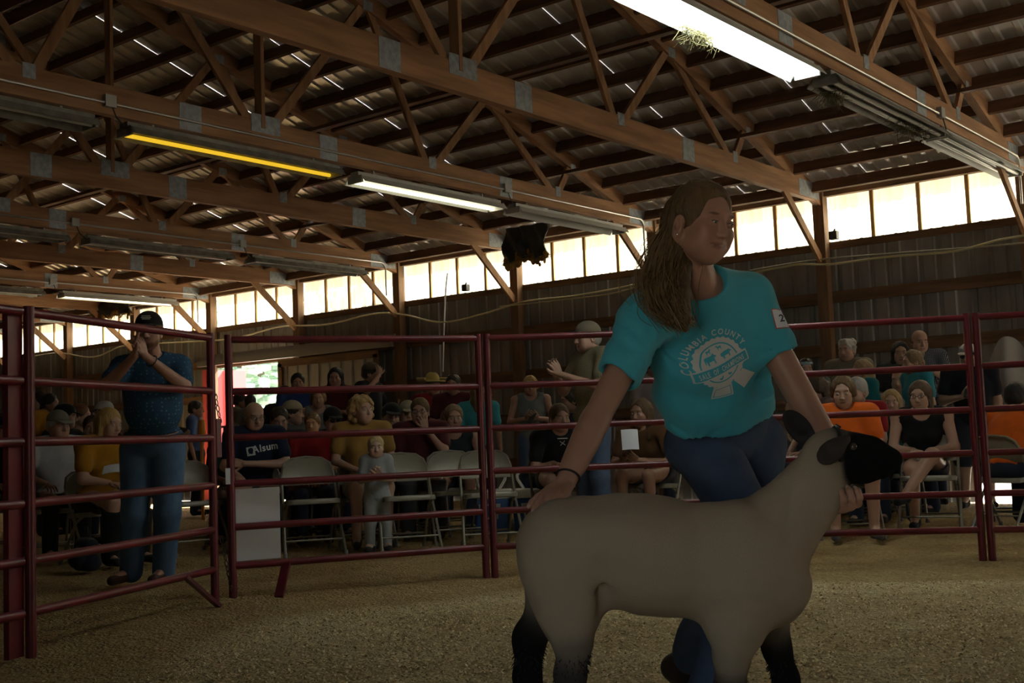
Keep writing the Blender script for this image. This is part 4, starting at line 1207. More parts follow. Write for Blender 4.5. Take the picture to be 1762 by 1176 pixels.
# ================================================================== THE SHEEP
def k3(px, py, d): return A(K(px, py, d))
PXM = 3.1 / F                                     # metres per pixel where the sheep stands
WOOL = (.40, .325, .25); BLK = (.012, .011, .012); GRY = (.10, .085, .075)
def build_sheep():
    D = 3.1; l = A(FW); P = lambda px, py, off=0.0: k3(px, py, D) * 1.0 + l * off
    r = lambda px: px * PXM
    t = empty('sheep', (P(1150, 1352).tolist()[0], P(1150, 1352).tolist()[1], 0))
    F_ = Field()
    c = lambda pts, rs, off=0.0, k=.05, sq=1.0, col=WOOL: F_.chain([P(a, b, off) for a, b in pts], [r(x) for x in rs], k=k, n=l, sq=sq, c=col)
    c([(985, 948), (1120, 955), (1262, 980)], [84, 92, 92], 0, .07, 1.12)                 # barrel
    c([(968, 925), (1060, 915)], [52, 54], 0, .06, 1.9)                                   # broad loin
    for o in (-.075, .075): c([(966, 945), (974, 1000)], [70, 62], o, .06, .8)            # round hindquarters
    c([(972, 990), (976, 1050), (984, 1098)], [60, 40, 27], -.085, .05, .85)               # near thigh to hock
    c([(984, 1098), (979, 1150)], [27, 24], -.085, .03, 1, GRY)
    c([(979, 1150), (977, 1240), (972, 1300)], [24, 19, 20], -.085, .03, 1, BLK)
    c([(962, 990), (945, 1050)], [55, 34], .085, .05, .8)
    c([(945, 1050), (912, 1108)], [33, 27], .085, .03, 1, BLK)
    c([(912, 1108), (908, 1176), (925, 1290)], [27, 22, 19], .085, .03, 1, BLK)
    c([(1262, 945), (1268, 1000)], [84, 78], -.05, .06, .75)                              # near shoulder
    c([(1262, 1000), (1254, 1070), (1249, 1120)], [58, 43, 29], -.095, .035, .85)
    c([(1249, 1120), (1248, 1172)], [27, 24], -.075, .03, 1, GRY)
    c([(1248, 1172), (1245, 1230), (1240, 1300)], [24, 21, 18], -.075, .03, 1, BLK)
    c([(1318, 965), (1328, 1005)], [66, 66], 0, .06, 1.15)                                # chest
    c([(1318, 1020), (1334, 1075)], [46, 33], .075, .05, .85)
    c([(1336, 1080), (1348, 1125), (1364, 1180), (1390, 1300)], [28, 23, 20, 18], .075, .03, 1, BLK)
    c([(1300, 935), (1352, 895), (1396, 846), (1420, 800)], [60, 56, 48, 39], 0, .05, .85)  # neck
    F_.cap(P(1046, 1052, -.12), P(1027, 1000, -.13), r(17), r(7), .03, sub=True)                  # flank fold
    # hooves
    for (a, b, o) in ((972, 1330, -.085), (926, 1322, .085), (1240, 1330, -.075), (1394, 1322, .075)):
        p = P(a, b, o); p[2] = .03
        for s in (-1, 1): F_.ell(p + l * s * .014 + A(RT) * .012, (.030, .022, .034), None, .008, (.03, .025, .02))
        q_ = P(a, b - 30, o); F_.cap(q_, p, r(17), r(17), .02, c=BLK)
    # head
    hd = lambda a, b, o=0.0: P(a, b, o)
    c([(1425, 778), (1455, 786)], [38, 34], 0, .03, .92, WOOL)
    c([(1442, 780), (1482, 786), (1532, 794)], [37, 30, 18], 0, .025, .88, BLK)
    c([(1445, 768), (1500, 772), (1534, 786)], [25, 18, 13], 0, .02, .95, BLK)             # bridge of the nose
    c([(1452, 808), (1490, 815), (1522, 814)], [22, 14, 9], 0, .02, .9, BLK)               # lower jaw
    F_.ell(hd(1540, 790), (r(9), r(9), r(11)), None, .01, BLK)
    for s in (-1, 1):
        F_.ell(hd(1458, 768, s * .048), (.012, .010, .010), None, .010, BLK); F_.ell(hd(1544, 787, s * .012), (.005, .006, .004), None, .004, BLK, True)
    F_.cap(hd(1512, 807, -.03), hd(1538, 803, -.02), .0022, .0022, .003, sub=True)
    F_.dot(hd(1494, 790), (.104, .12, .088), BLK, .14, np.stack([A(RT), A(FW), A((0, 0, 1))], 1))
    v, q = F_.surf(.0065, wob=lambda X, Y, Z: .0016 * np.sin(60 * X + 31 * Z) * np.sin(55 * Y - 40 * Z))
    col = F_.colors(v, .010)
    put('body', t, (v, q), attr_mat('fleece', .95, bump=.3, bscale=260, spec=.06), col)
    # ears: the near one hangs, the far one stands up
    def ear(nm, base, tip, w, n, colr, back):
        base, tip = A(base), A(tip); ax = nrm(tip - base); E = Field(); L = np.linalg.norm(tip - base); n = nrm(A(n) - ax * (A(n) @ ax)); s_ = np.cross(n, ax)
        M = np.stack([ax, s_, n], 1); E.ell((base + tip) / 2, (L / 2, w, .013), M, .01, colr); E.ell((base + tip) / 2 + n * .012, (L / 2 * .86, w * .74, .011), M, .008, back, True)
        E.cap(base - ax * .01, base + ax * .03, .014, .016, .015, c=colr)
        v, q = E.surf(.0045); put(nm, t, (v, q), attr_mat('ear_skin', .7, spec=.2), E.colors(v))
    ear('ear', hd(1440, 760, -.055), hd(1394, 795, -.09), .028, -l + A((0, 0, .3)), (.05, .038, .034), BLK)
    ear('ear', hd(1408, 768, .05), hd(1362, 706, .075), .034, -l * .9 + A(RT) * .3, (.03, .026, .026), BLK)
    for s in (-1, 1):
        e_ = MB(); e_.ell(hd(1458, 769, s * .052), (.0105, .0105, .0105), 12, 8); e_.build('eye', mat('sheep_eye', (.05, .035, .02), .12, spec=.8), t, smooth=True)
    # halter strap over the poll
    B = MB(); ring = [Vector(hd(1438 + 3 * math.sin(a), 776 - 41 * math.cos(a), .066 * math.sin(a))) for a in [R(-115) + R(230) * k / 18 for k in range(19)]]
    B.tube(ring, .0055, 6); B.build('halter_strap', mat('black_strap', (.015, .015, .016), .6), t, smooth=True)
    B = MB(); B.tube([Vector(hd(1440, 738)), Vector(hd(1443, 732))], .008, 6); B.build('halter_knot', MATS['black_strap'], t, smooth=True)
    # shaggy leg wool
    rn = random.Random(11); B = MB()
    for (pts, rs, o) in (([(985, 1110), (979, 1150), (977, 1240)], (26, 25, 20), -.085), ([(915, 1100), (908, 1150), (912, 1240)], (27, 24, 20), .085), ([(1248, 1150), (1246, 1240)], (24, 20), -.075), ([(1352, 1140), (1370, 1230)], (21, 18), .075)):
        for i in range(420):
            u = rn.random() * (len(pts) - 1); k = min(int(u), len(pts) - 2); f_ = u - k
            p = P(pts[k][0] * (1 - f_) + pts[k + 1][0] * f_, pts[k][1] * (1 - f_) + pts[k + 1][1] * f_, o); rad = r(rs[k] * (1 - f_) + rs[k + 1] * f_)
            a = rn.uniform(0, 6.283); d = l * math.cos(a) + A(RT) * math.sin(a); s0 = p + d * rad * .92
            e1 = s0 + d * rn.uniform(.004, .014) + A((0, 0, -rn.uniform(.006, .016)))
            B.tube([Vector(s0), Vector(e1)], [.0028, .0006], 3, caps=False)
    o_ = B.build('leg_wool', mat('black_wool', (.014, .012, .012), .9), t); o_['kind'] = 'stuff'
    tag(t, 'shorn white sheep with a black head and black legs held by the woman', 'sheep')
    return t
sheep = build_sheep()

# ================================================================== THE WOMAN
M_teal = mat('teal_jersey', (.08, .47, .61), .85, bump=.18, bscale=60, var=.12, vscale=5, spec=.2, sheen=.15)
M_print = mat('shirt_print', (.68, .68, .68), .8)
def build_woman():
    sk = (.44, .235, .17)
    base = gnd(1240, 3.55); t = empty('person', (base.x, base.y, 0)); off = np.array(t.location)
    th = R(33); hf = -A(FW) * math.cos(th) + A(RT) * math.sin(th) + A((0, 0, -.15)); hu = A((0, 0, 1)) + A(RT) * .10
    H = Head(k3(1206, 388, 3.40), hf, hu, .222, True)
    J = dict(neck=k3(1198, 492, 3.48), pelvis=k3(1246, 752, 3.74), sh=[None, None])
    Rs, Ls = k3(1114, 550, 3.42), k3(1286, 516, 3.58)
    # order: left shoulder first so that sh[1] - sh[0] points to her right
    J['sh'] = [Ls, Rs]
    Re, Rw = k3(1022, 728, 3.30), k3(972, 832, 3.20)
    Le, Lw = k3(1425, 768, 3.52), k3(1438, 858, 3.25)
    hip = [k3(1298, 758, 3.78), k3(1206, 768, 3.69)]; kn = [k3(1304, 912, 3.70), k3(1300, 915, 3.38)]
    an = [k3(1218, 1205, 3.62), k3(1186, 1135, 3.86)]; an[0][2] = max(an[0][2], .12)
    J['hip'], J['kn'], J['an'] = hip, kn, an
    r, f, u = axes(J); M = np.stack([r, f, u], 1)
    Fb = Field(); torso(Fb, J, .92, sk, True)
    Fb.chain([Rs, Re, Rw], [.047, .038, .027], k=.02, c=sk); Fb.chain([Re * .75 + Rw * .25, Re * .3 + Rw * .7], [.038, .031], k=.02, c=sk)
    Fb.chain([Ls, Le, Lw], [.048, .041, .028], k=.02, c=sk); Fb.cap(Le * .8 + Lw * .2, Le * .4 + Lw * .6, .040, .033, .02, c=sk)
    for s in (0, 1): Fb.chain([hip[s], kn[s], an[s]], [.082, .055, .038], k=.03, c=sk)
    nk = J['neck'] + (H.P(0, -.02, -.06) - J['neck']) * .5
    Fb.cap(J['neck'], nk, .052, .050, .03, c=sk)
    for s, a in ((0, Ls), (1, Rs)): Fb.cap(J['neck'] + f * .045 - u * .035, a + f * .02 + u * .012, .012, .012, .03, c=sk)   # collarbones
    v, q = Fb.surf(.009); parts = [(v, q, Fb.colors(v))]
    G = Field(); H.skull(G, sk, neck_to=J['neck'] + u * .01, smile=.8, lip=(.34, .145, .12), eyes=False)
    for x in (-1, 1):
        G.cap(H.P(x * .036, .070, -.028), H.P(x * .044, .058, -.050), .014, .010, .025, c=sk)                                  # smiling cheeks
        G.ell(H.P(x * .031, .0838, .0100), (.0170, .0118, .0050), H.M, .004, sk); G.ell(H.P(x * .031, .083, -.0008), (.0160, .0100, .0040), H.M, .004, sk)
        G.dot(H.P(x * .045, .07, -.03), .028, (.48, .21, .155), .9)
        G.dot(H.P(x * .031, .094, .0062), A((.0175, .012, .0028)), (.05, .03, .025), .5, H.M); 
    # sternomastoid cords of the turned neck
    G.cap(H.P(.062, -.02, -.04), J['neck'] + f * .05 - u * .01, .014, .010, .02, c=sk); G.cap(H.P(-.055, -.02, -.045), J['neck'] + f * .05 - u * .01, .013, .010, .02, c=sk)
    v, q = G.surf(.0030); parts.append((v, q, G.colors(v, .0022)))
    # right hand laid on the rump, fingers down its slope
    fd = nrm(k3(912, 902, 3.02) - Rw); up_h = nrm(A((0, 0, .75)) - A(FW) * .5 - A(RT) * .35)
    ch, rr = hand_chains(Rw, fd, up_h, .98, .22, -1, .10)
    Fh = Field(); Fh.cap(Re * .25 + Rw * .75, Rw, .0295, .027, .01, c=sk); add_hand(Fh, ch, rr, Rw, fd, .98, sk)
    for pts, rs in ch: Fh.dot(A(pts[-1]) + A(up_h) * .004, .0075, (.55, .36, .30), .3)
    v, q = Fh.surf(.0036); parts.append((v, q, Fh.colors(v, .006)))
    # left hand cupped under the jaw, finger tips coming up on the near side
    w_ = k3(1440, 868, 3.16); fd2 = nrm(k3(1468, 876, 3.03) - w_); up2 = nrm(A((0, 0, -1)) + A(RT) * .25 - A(FW) * .1)
    ch, rr = hand_chains(w_, fd2, up2, .95, 1.15, 1, .10)
    Fh = Field(); Fh.cap(Lw, w_, .028, .027, .01, c=sk); Fh.cap(Le * .3 + Lw * .7, Lw, .031, .028, .01, c=sk); add_hand(Fh, ch, rr, w_, fd2, .95, sk)
    for pts, rs in ch: Fh.dot(A(pts[-1]) - A(FW) * .006, .008, (.60, .42, .36), .3)
    v, q = Fh.surf(.0036); parts.append((v, q, Fh.colors(v, .006)))
    v, q, c = merge(parts); put('body', t, (v, q), M_skin, c)
    # eyes
    for x in (-1, 1):
        e = MB(); e.ell(H.P(x * .031, .0815, .0058), (.0118,) * 3, 16, 12); o = e.build('eye', mat('eye_white', (.62, .60, .58), .15, spec=.6), t, smooth=True)
        g_ = nrm(H.f * 1.0 + H.r * -.25 + H.u * -.05); p = H.P(x * .031, .0815, .0058) + g_ * .0085
        e = MB(); e.ell(p, (.0058,) * 3, 12, 8); e.build('iris', mat('iris_dark', (.05, .06, .07), .1, spec=.8), o, smooth=True)
    # T-shirt
    S_ = Field(); torso(S_, J, 1.0, sk, True, 0, .05)
    S_.ell(J['neck'] * .45 + J['pelvis'] * .55, (.168, .120, .22), M, .05); S_.cap(J['pelvis'] + u * .20, J['pelvis'] + u * .0, .118, .122, .05, n=r, sq=1.36)
    Rse = Rs + (Re - Rs) * .52; Lse = Ls + (Le - Ls) * .36
    S_.cap(Rs + u * .01, Rse, .058, .054, .04); S_.cap(Ls + u * .0, Lse, .058, .056, .04)
    dR, dL = nrm(Re - Rs), nrm(Le - Ls)
    for e_, d_, ri in ((Rse, dR, .047), (Lse, dL, .049)):
        x_ = nrm(np.cross(d_, A(FW))); Md = np.stack([x_, np.cross(d_, x_), d_], 1)
        S_.ell(e_ + d_ * .075, (.115, .115, .07), Md, .004, sub=True); S_.cap(e_ - d_ * .03, e_ + d_ * .1, ri, ri, .004, sub=True)
    hemc = k3(1236, 712, 3.70); S_.cut(hemc, -u * .98 + r * .12)
    # round neckline
    S_.ell(J['neck'] + u * .055 + f * .028 - r * .005, (.088, .088, .085), M, .006, sub=True)
    def folds(X, Y, Z):
        p = lambda d: X * d[0] + Y * d[1] + Z * d[2]
        a = p(u); b_ = p(r); x0 = J['pelvis'] @ u; y0 = J['pelvis'] @ r
        lo = np.clip(1 - (a - x0) / .30, 0, 1)
        w1 = .0055 * lo * np.sin(38 * (b_ - y0) + 16 * (a - x0) + 1.0)
        d2 = nrm(Rs - hemc); d3 = nrm(r * .6 + u * .8); d4 = nrm(-r * .5 + u * .85)
        g3 = 0
        for ap, am, kk in ((Rs - u * .10 - r * .02, .0065, 11), (Ls - u * .10 + r * .02, .0065, 11), (Rs + (Re - Rs) * .25 - f * .0, .004, 9), (hemc - r * .15, .006, 10), (hemc + r * .15, .006, 10)):
            qx, qy, qz = X - ap[0], Y - ap[1], Z - ap[2]
            da, db = qx * u[0] + qy * u[1] + qz * u[2], qx * r[0] + qy * r[1] + qz * r[2]
            dist = np.sqrt(qx * qx + qy * qy + qz * qz)
            g3 = g3 + am * np.exp(-dist / .11) * np.cos(kk * np.arctan2(da, db)) * np.clip(dist / .04, 0, 1)
        return g3 + w1 + .0042 * np.sin(44 * p(d3)) * np.sin(15 * p(f) + 9 * a) + .004 * np.sin(52 * p(d4) + 1.7) * np.clip(1.2 - lo, 0, 1) * np.sin(11 * b_)
    v, q = S_.surf(.0075, .012, folds)
    shirt = put('tshirt', t, (v, q), M_teal)
    bv = BVHTree.FromPolygons([tuple(x) for x in v], [tuple(x) for x in q.tolist()])
    # --- the printed badge, projected along the chest
    ctr = k3(1241, 626, 3.5); nD = Vector(nrm(-f + A(FW) * .0)); hit = bv.ray_cast(Vector(CAM), (Vector(ctr) - CAM).normalized())[0]
    px = hit.z * 0 + (Vector(hit) - CAM).dot(FW) / F
    a0 = R(17); pr = (A(RT) * math.cos(a0) + A((0, 0, 1)) * math.sin(a0)); pr = nrm(pr - f * (pr @ f)); pu = np.cross(f, pr) * -1
    if pu[2] < 0: pu = -pu
    def proj2(pts, offm):
        out = []
        for x, y in pts:
            o_ = Vector(hit) + Vector(pr) * x * px * 1.03 + Vector(pu) * y * px * .95 + Vector(f) * .25
            h_, n_2, _, _ = bv.ray_cast(o_, -Vector(f))
            if h_ is None: h_ = o_ - Vector(f) * .25; n_2 = Vector(f)
            out.append(h_ + Vector(f) * offm)
        return out
    def flat(nm, pieces, m, offm, kind=None):
        B = MB()
        for pts, fs in pieces: B.add(proj2(pts, offm), fs)
        return B.build(nm, m, shirt)
    def ringp(r0, r1, n=72, nr=2, wav=0.0, nw=26, a0=0, a1=6.28319):
        P_ = [((r0 + (r1 - r0) * j / nr + (wav * math.sin(nw * (a0 + (a1 - a0) * i / n)) if j == nr else 0)) * math.cos(a0 + (a1 - a0) * i / n), (r0 + (r1 - r0) * j / nr + (wav * math.sin(nw * (a0 + (a1 - a0) * i / n)) if j == nr else 0)) * math.sin(a0 + (a1 - a0) * i / n)) for i in range(n + 1) for j in range(nr + 1)]
        return P_, [(i * (nr + 1) + j, i * (nr + 1) + j + 1, (i + 1) * (nr + 1) + j + 1, (i + 1) * (nr + 1) + j) for i in range(n) for j in range(nr)]
    def quadp(cs, nx=16, ny=3):
        (x0, y0), (x1, y1), (x2, y2), (x3, y3) = cs; P_ = []
        for i in range(nx + 1):
            a = i / nx
            for j in range(ny + 1):
                b_ = j / ny; P_.append(((x0 * (1 - a) + x1 * a) * (1 - b_) + (x3 * (1 - a) + x2 * a) * b_, (y0 * (1 - a) + y1 * a) * (1 - b_) + (y3 * (1 - a) + y2 * a) * b_))
        return P_, [(i * (ny + 1) + j, (i + 1) * (ny + 1) + j, (i + 1) * (ny + 1) + j + 1, i * (ny + 1) + j + 1) for i in range(nx) for j in range(ny)]
    W_ = M_print; Tm = M_teal
    flat('badge_print', [ringp(36, 45, 104, 3, 1.3)], W_, .0012)
    flat('badge_print', [ringp(.5, 33.5, 60, 8)], W_, .0012)
    # ribbon tails with a teal outline
    flat('ribbon_print', [quadp([(-25, -40), (9, -44), (7, -70), (-30, -66)], 8, 8)], W_, .0008); flat('ribbon_print', [quadp([(14, -44), (36, -30), (58, -54), (30, -70)], 8, 8)], W_, .0008)
    flat('ribbon_line', [quadp([(-22, -46), (6, -49), (6, -50.2), (-22.2, -47.2)], 6, 1), quadp([(-22, -46), (-20.8, -46), (-25.5, -62), (-27, -62)], 1, 6), quadp([(-27, -62), (4, -66), (4.2, -67.4), (-27, -63.4)], 6, 1), quadp([(4.4, -49), (5.6, -49), (4.6, -66), (3.2, -66)], 1, 6)], Tm, .0016)
    # the banner across
    flat('banner_print', [quadp([(-53, -19), (53, -19), (53, 2), (-53, 2)], 30, 5)], W_, .0020)
    flat('banner_print', [quadp([(-50.5, -16.6), (50.5, -16.6), (50.5, -.4), (-50.5, -.4)], 30, 4)], Tm, .0028)
    # animals
    cow = [(-12, 2), (-12, 7), (-9, 9), (3, 9), (6, 11), (8, 12), (9, 9), (12, 7), (11, 4.5), (8, 5), (7, 2), (6.5, -6), (4.5, -6), (4.2, 0), (-5, 0), (-6, -6), (-8, -6), (-8.5, 1), (-10, 2), (-10.5, -2), (-12, -3)]
    pig = [(-11, 4), (-10, 7), (0, 8.5), (6, 8), (9, 9), (10, 6.5), (13, 5), (12.5, 3.5), (9, 3), (7.5, 1), (7, -4), (5, -4), (4.5, .5), (-4, .5), (-5, -4), (-7, -4), (-8, 1), (-10.5, 2)]
    goat = [(-7, 2), (-6.5, 5), (2, 5), (4, 8.5), (5, 11), (6, 8.5), (9, 7), (8, 5.5), (6, 5.5), (4.5, 1), (4, -5), (2.6, -5), (2.2, 0), (-3.5, 0), (-4.5, -5), (-6, -5), (-6.2, 0)]
    def sil(pts, cx, cy, s, fl=1): return ([(cx + x * s * fl, cy + y * s) for x, y in pts], [tuple(range(len(pts)))])
    flat('animal_print', [sil(cow, -14, 11, .95)], Tm, .0034); flat('animal_print', [sil(pig, 15, 9, .95)], Tm, .0034)
    flat('animal_print', [sil(goat, -12, 25, .62)], Tm, .0030); flat('animal_print', [sil(goat, 8, 25, .66, -1)], Tm, .0030)
    hen = [(-3, -2), (-4, 2), (-2, 1), (1, 1.5), (2.5, 4), (4, 3), (3.5, 0), (1, -3)]
    flat('animal_print', [sil(hen, -8, -26, 1.1)], Tm, .0030); flat('animal_print', [sil(hen, 10, -25, 1.0, -1)], Tm, .0030)
    # lettering
    bpy.context.view_layer.update()
    def arc_text(s, rad, a_mid, size, m, offm, gap=.14, nar=1.0):
        ws = [(char(c_)[2] * nar if c_ != ' ' else .30) for c_ in s]; tot = sum(ws) + gap * (len(s) - 1); x = -tot / 2; pieces = []
        for c_, w_2 in zip(s, ws):
            if c_ != ' ':
                P_, fs, _ = char(c_); pts = []
                for X, Y in P_:
                    if rad: a = a_mid - (x + w_2 / 2) * size / rad; lx = (X * nar - w_2 / 2) * size; ly = Y * size; R_ = rad + ly; pts.append((R_ * math.cos(a) + lx * math.sin(a), R_ * math.sin(a) - lx * math.cos(a)))
                    else: pts.append(((x + X * nar) * size, Y * size - size * .36 + a_mid))
                pieces.append((pts, fs))
            x += w_2 + gap
        return pieces
    for pc in arc_text('COLUMBIA COUNTY', 50, R(96), 14.2, W_, .0014, .17, .92): flat('shirt_lettering', [pc], W_, .0016)
    for pc in arc_text('SALE OF CHAMPIONS', 0, -8.5, 13.6, W_, .0034, .09, .52): flat('shirt_lettering', [pc], W_, .0036)
    # --- paper label on her left sleeve
    hit2, n2, _, _ = bv.ray_cast(CAM, (Vector(k3(1341, 549, 3.5)) - CAM).normalized())
    if hit2 is not None:
        n2 = (-Vector(FW) * .8 + Vector(n2) * .6).normalized(); ua = (Vector((0, 0, 1)) - Vector(RT) * .12); ua = (ua - n2 * ua.dot(n2)).normalized(); ra = ua.cross(n2)
        def lab(nm, half, m, offm, wav, par):
            B = MB(); n = 10; V_ = []
            for i in range(n + 1):
                for j in range(n + 1):
                    x = (i / n * 2 - 1) * half[0]; y = (j / n * 2 - 1) * half[1]
                    if i in (0, n): x += wav * math.sin(j * 3.1)
                    if j in (0, n): y += wav * math.sin(i * 3.1)
                    o_ = hit2 + ra * x + ua * y + n2 * .08; h_, _, _, _ = bv.ray_cast(o_, -n2); h_ = h_ if h_ is not None and (h_ - hit2).length < .08 else hit2 + ra * x + ua * y
                    V_.append(h_ + n2 * offm)
            B.add(V_, [(i * (n + 1) + j, (i + 1) * (n + 1) + j, (i + 1) * (n + 1) + j + 1, i * (n + 1) + j + 1) for i in range(n) for j in range(n)]); return B.build(nm, m, par)
        tg = lab('name_tag', (.025, .031), mat('tag_red', (.60, .12, .10), .7), .002, .0015, t); lab('paper', (.0225, .028), M_paper, .0032, .001, tg)
        P_, fs, w_2 = char('2'); B = MB(); B.add([hit2 + ra * ((X - w_2 / 2) * .034 + .004) + ua * (Y * .030 - .010) + n2 * .0075 for X, Y in P_], fs); B.build('number', mat('ink', (.05, .05, .09), .6), tg)
    # jeans
    Pn = Field(); Pn.ell(J['pelvis'] + u * .03, (.146, .115, .12), M, .04)
    Pn.chain([hip[0], kn[0], an[0] + nrm(an[0] - kn[0]) * .02], [.090, .066, .062], k=.012); Pn.chain([hip[1], kn[1], an[1] - nrm(an[1] - kn[1]) * .045], [.092, .070, .062], k=.012)
    for s in (0, 1): Pn.cap(hip[s] - f * .05, hip[s] - f * .045 - u * .05, .075, .07, .04)
    for s in (0, 1): Pn.cut(an[s] + nrm(an[s] - kn[s]) * .028, nrm(an[s] - kn[s])) if s == 0 else None
    def jf(X, Y, Z): return .004 * np.sin(34 * Z + 22 * (X * r[0] + Y * r[1])) * np.sin(17 * (X * RT.x + Y * RT.y) + 3)
    Pn.cut(J['pelvis'] + u * .10, u)
    v, q = Pn.surf(.009, .008, jf); put('jeans', t, (v, q), M_denim)
    # boots
    for s in (0, 1):
        Bt = Field(); a_ = an[s]; sh = nrm(a_ - kn[s])
        if s == 0: toe = a_ + A(-FW) * .17 + A(RT) * .06; toe[2] = .045; heel = a_ - A(-FW) * .03; heel[2] = .05
        else: toe = k3(1225, 1236, 3.74); toe[2] = max(toe[2], .045); heel = a_ + sh * .050 - A(RT) * .035
        Bt.chain([a_ - sh * .08, a_ + sh * .02], [.046, .046], k=.02); Bt.cap(a_ + sh * .03, heel, .042, .040, .03); Bt.chain([heel, (heel + toe) / 2, toe], [.040, .043, .036], k=.02)
        hl = MB(); put('boot', t, Bt.surf(.008), mat('boot_leather', (.028, .018, .013), .5, bump=.15, bscale=30))
    # hair: half tied back, falling over her right shoulder
    hc = (.15, .092, .040); hd_ = (.10, .060, .027)
    Hf = Field(); e = lambda x, y, z, a, b, c_, k=.02, sub=False, cc=hc: Hf.ell(H.P(x, y, z), (a, b, c_), H.M, k, cc, sub)
    e(0, -.012, .040, .082, .100, .092); e(0, -.068, .01, .055, .04, .06)
    fall = [H.P(.02, -.075, .02), k3(1158, 430, 3.42), k3(1140, 492, 3.36), k3(1158, 535, 3.285), k3(1180, 566, 3.27)]
    Hf.chain(fall, [.046, .046, .046, .034, .010], k=.03, n=A(FW), sq=.8, c=hd_)
    Hf.chain([H.P(.03, -.07, .0), k3(1166, 450, 3.42), k3(1168, 510, 3.32), k3(1180, 550, 3.28)], [.045, .036, .030, .012], k=.02, c=hd_)
    Hf.chain([H.P(.0, -.075, .01), k3(1140, 425, 3.48), k3(1122, 475, 3.44), k3(1118, 512, 3.38)], [.036, .028, .022, .006], k=.02, c=hc)
    e(0, .128, .000, .082, .094, .098, .012, True)
    for x in (-1, 1): e(x * .084, .052, -.078, .036, .062, .072, .012, True)
    e(.083, -.004, -.012, .018, .026, .036, .006, True)
    hw = lambda X, Y, Z: .0014 * np.sin(160 * (X * RT.x + Y * RT.y) + 14 * Z + 9 * np.sin(7 * Z)) + .0014 * np.sin(230 * (X * FW.x + Y * FW.y) + 20 * Z)
    v, q = Hf.surf(.0045, 0, hw); hair = put('hair', t, (v, q), M_hairA, Hf.colors(v, .02))
    rn = random.Random(2); B = MB()
    for i in range(620):
        a_, b_ = rn.random(), rn.uniform(-1, 1)
        st = Vector(H.P(.062 * b_, -.05 - .04 * rn.random(), .06 + .05 * rn.random() - .09 * abs(b_)))
        px_ = [(1152, 430), (1138, 490), (1150, 532), (1174, 562)]; sx = rn.gauss(0, 16); w0 = rn.gauss(0, 9)
        P_ = [st] + [K(x_ + sx * (1.0, 1.1, 1.0, .7)[j] - 3 + w0 * math.sin(j * 1.4 + i), y_ + rn.gauss(0, 8), (3.42, 3.345, 3.27, 3.26)[j] + rn.uniform(-.05, .05)) for j, (x_, y_) in enumerate(px_[:rn.choice((2, 3, 3, 4, 4))])]
        Q_ = []
        for j in range(len(P_) - 1):
            p0, p1, p2, p3 = P_[max(j - 1, 0)], P_[j], P_[j + 1], P_[min(j + 2, len(P_) - 1)]
            for k in range(4):
                t_ = k / 4; Q_.append(.5 * ((2 * p1) + (p2 - p0) * t_ + (2 * p0 - 5 * p1 + 4 * p2 - p3) * t_ * t_ + (3 * p1 - p0 - 3 * p2 + p3) * t_ ** 3))
        Q_.append(P_[-1]); B.tube(Q_, [.0010] * (len(Q_) - 1) + [.0003], 3, caps=False)
    for i in range(110):     # fly-away hairs over the crown
        a_ = rn.uniform(0, 6.28); z_ = rn.uniform(.03, .12); p = Vector(H.P(.08 * math.cos(a_) * (1.15 - z_ * 3), -.02 + .095 * math.sin(a_) * (1.15 - z_ * 3), z_))
        if (np.array(p) - H.c) @ H.f > .06: continue
        d_ = (p - Vector(H.c)).normalized(); tg_ = Vector(H.r * rn.gauss(0, 1) + H.f * -1 + H.u * rn.gauss(0, .5)).normalized()
        B.tube([p - d_ * .004, p + d_ * .008 + tg_ * .025, p + d_ * .009 + tg_ * .045], .00045, 3, caps=False)
    so = B.build('hair_strands', mat('hair_strand', (.20, .128, .058), .45), hair); so['kind'] = 'stuff'
    e = MB(); e.ell(H.P(.083, .0, -.038), (.004, .004, .004), 8, 6); e.build('earring', mat('earring_silver', (.7, .7, .7), .2, 1.0), t, smooth=True)
    # hair tie bracelet
    ax = nrm(Rw - Re); s1 = nrm(np.cross(ax, A((0, 0, 1)))); s2 = np.cross(ax, s1); c0 = Rw - ax * .022
    B = MB(); B.tube([Vector(c0 + (s1 * math.cos(a_) + s2 * math.sin(a_)) * .0315 + ax * .006 * math.cos(a_)) for a_ in [k * math.pi / 12 for k in range(24)]], .0032, 6, closed=True); B.build('bracelet', MATS['black_strap'], t, smooth=True)
    tag(t, 'young woman in a teal T-shirt and jeans steadying the sheep', 'person')
    return t
woman = build_woman()
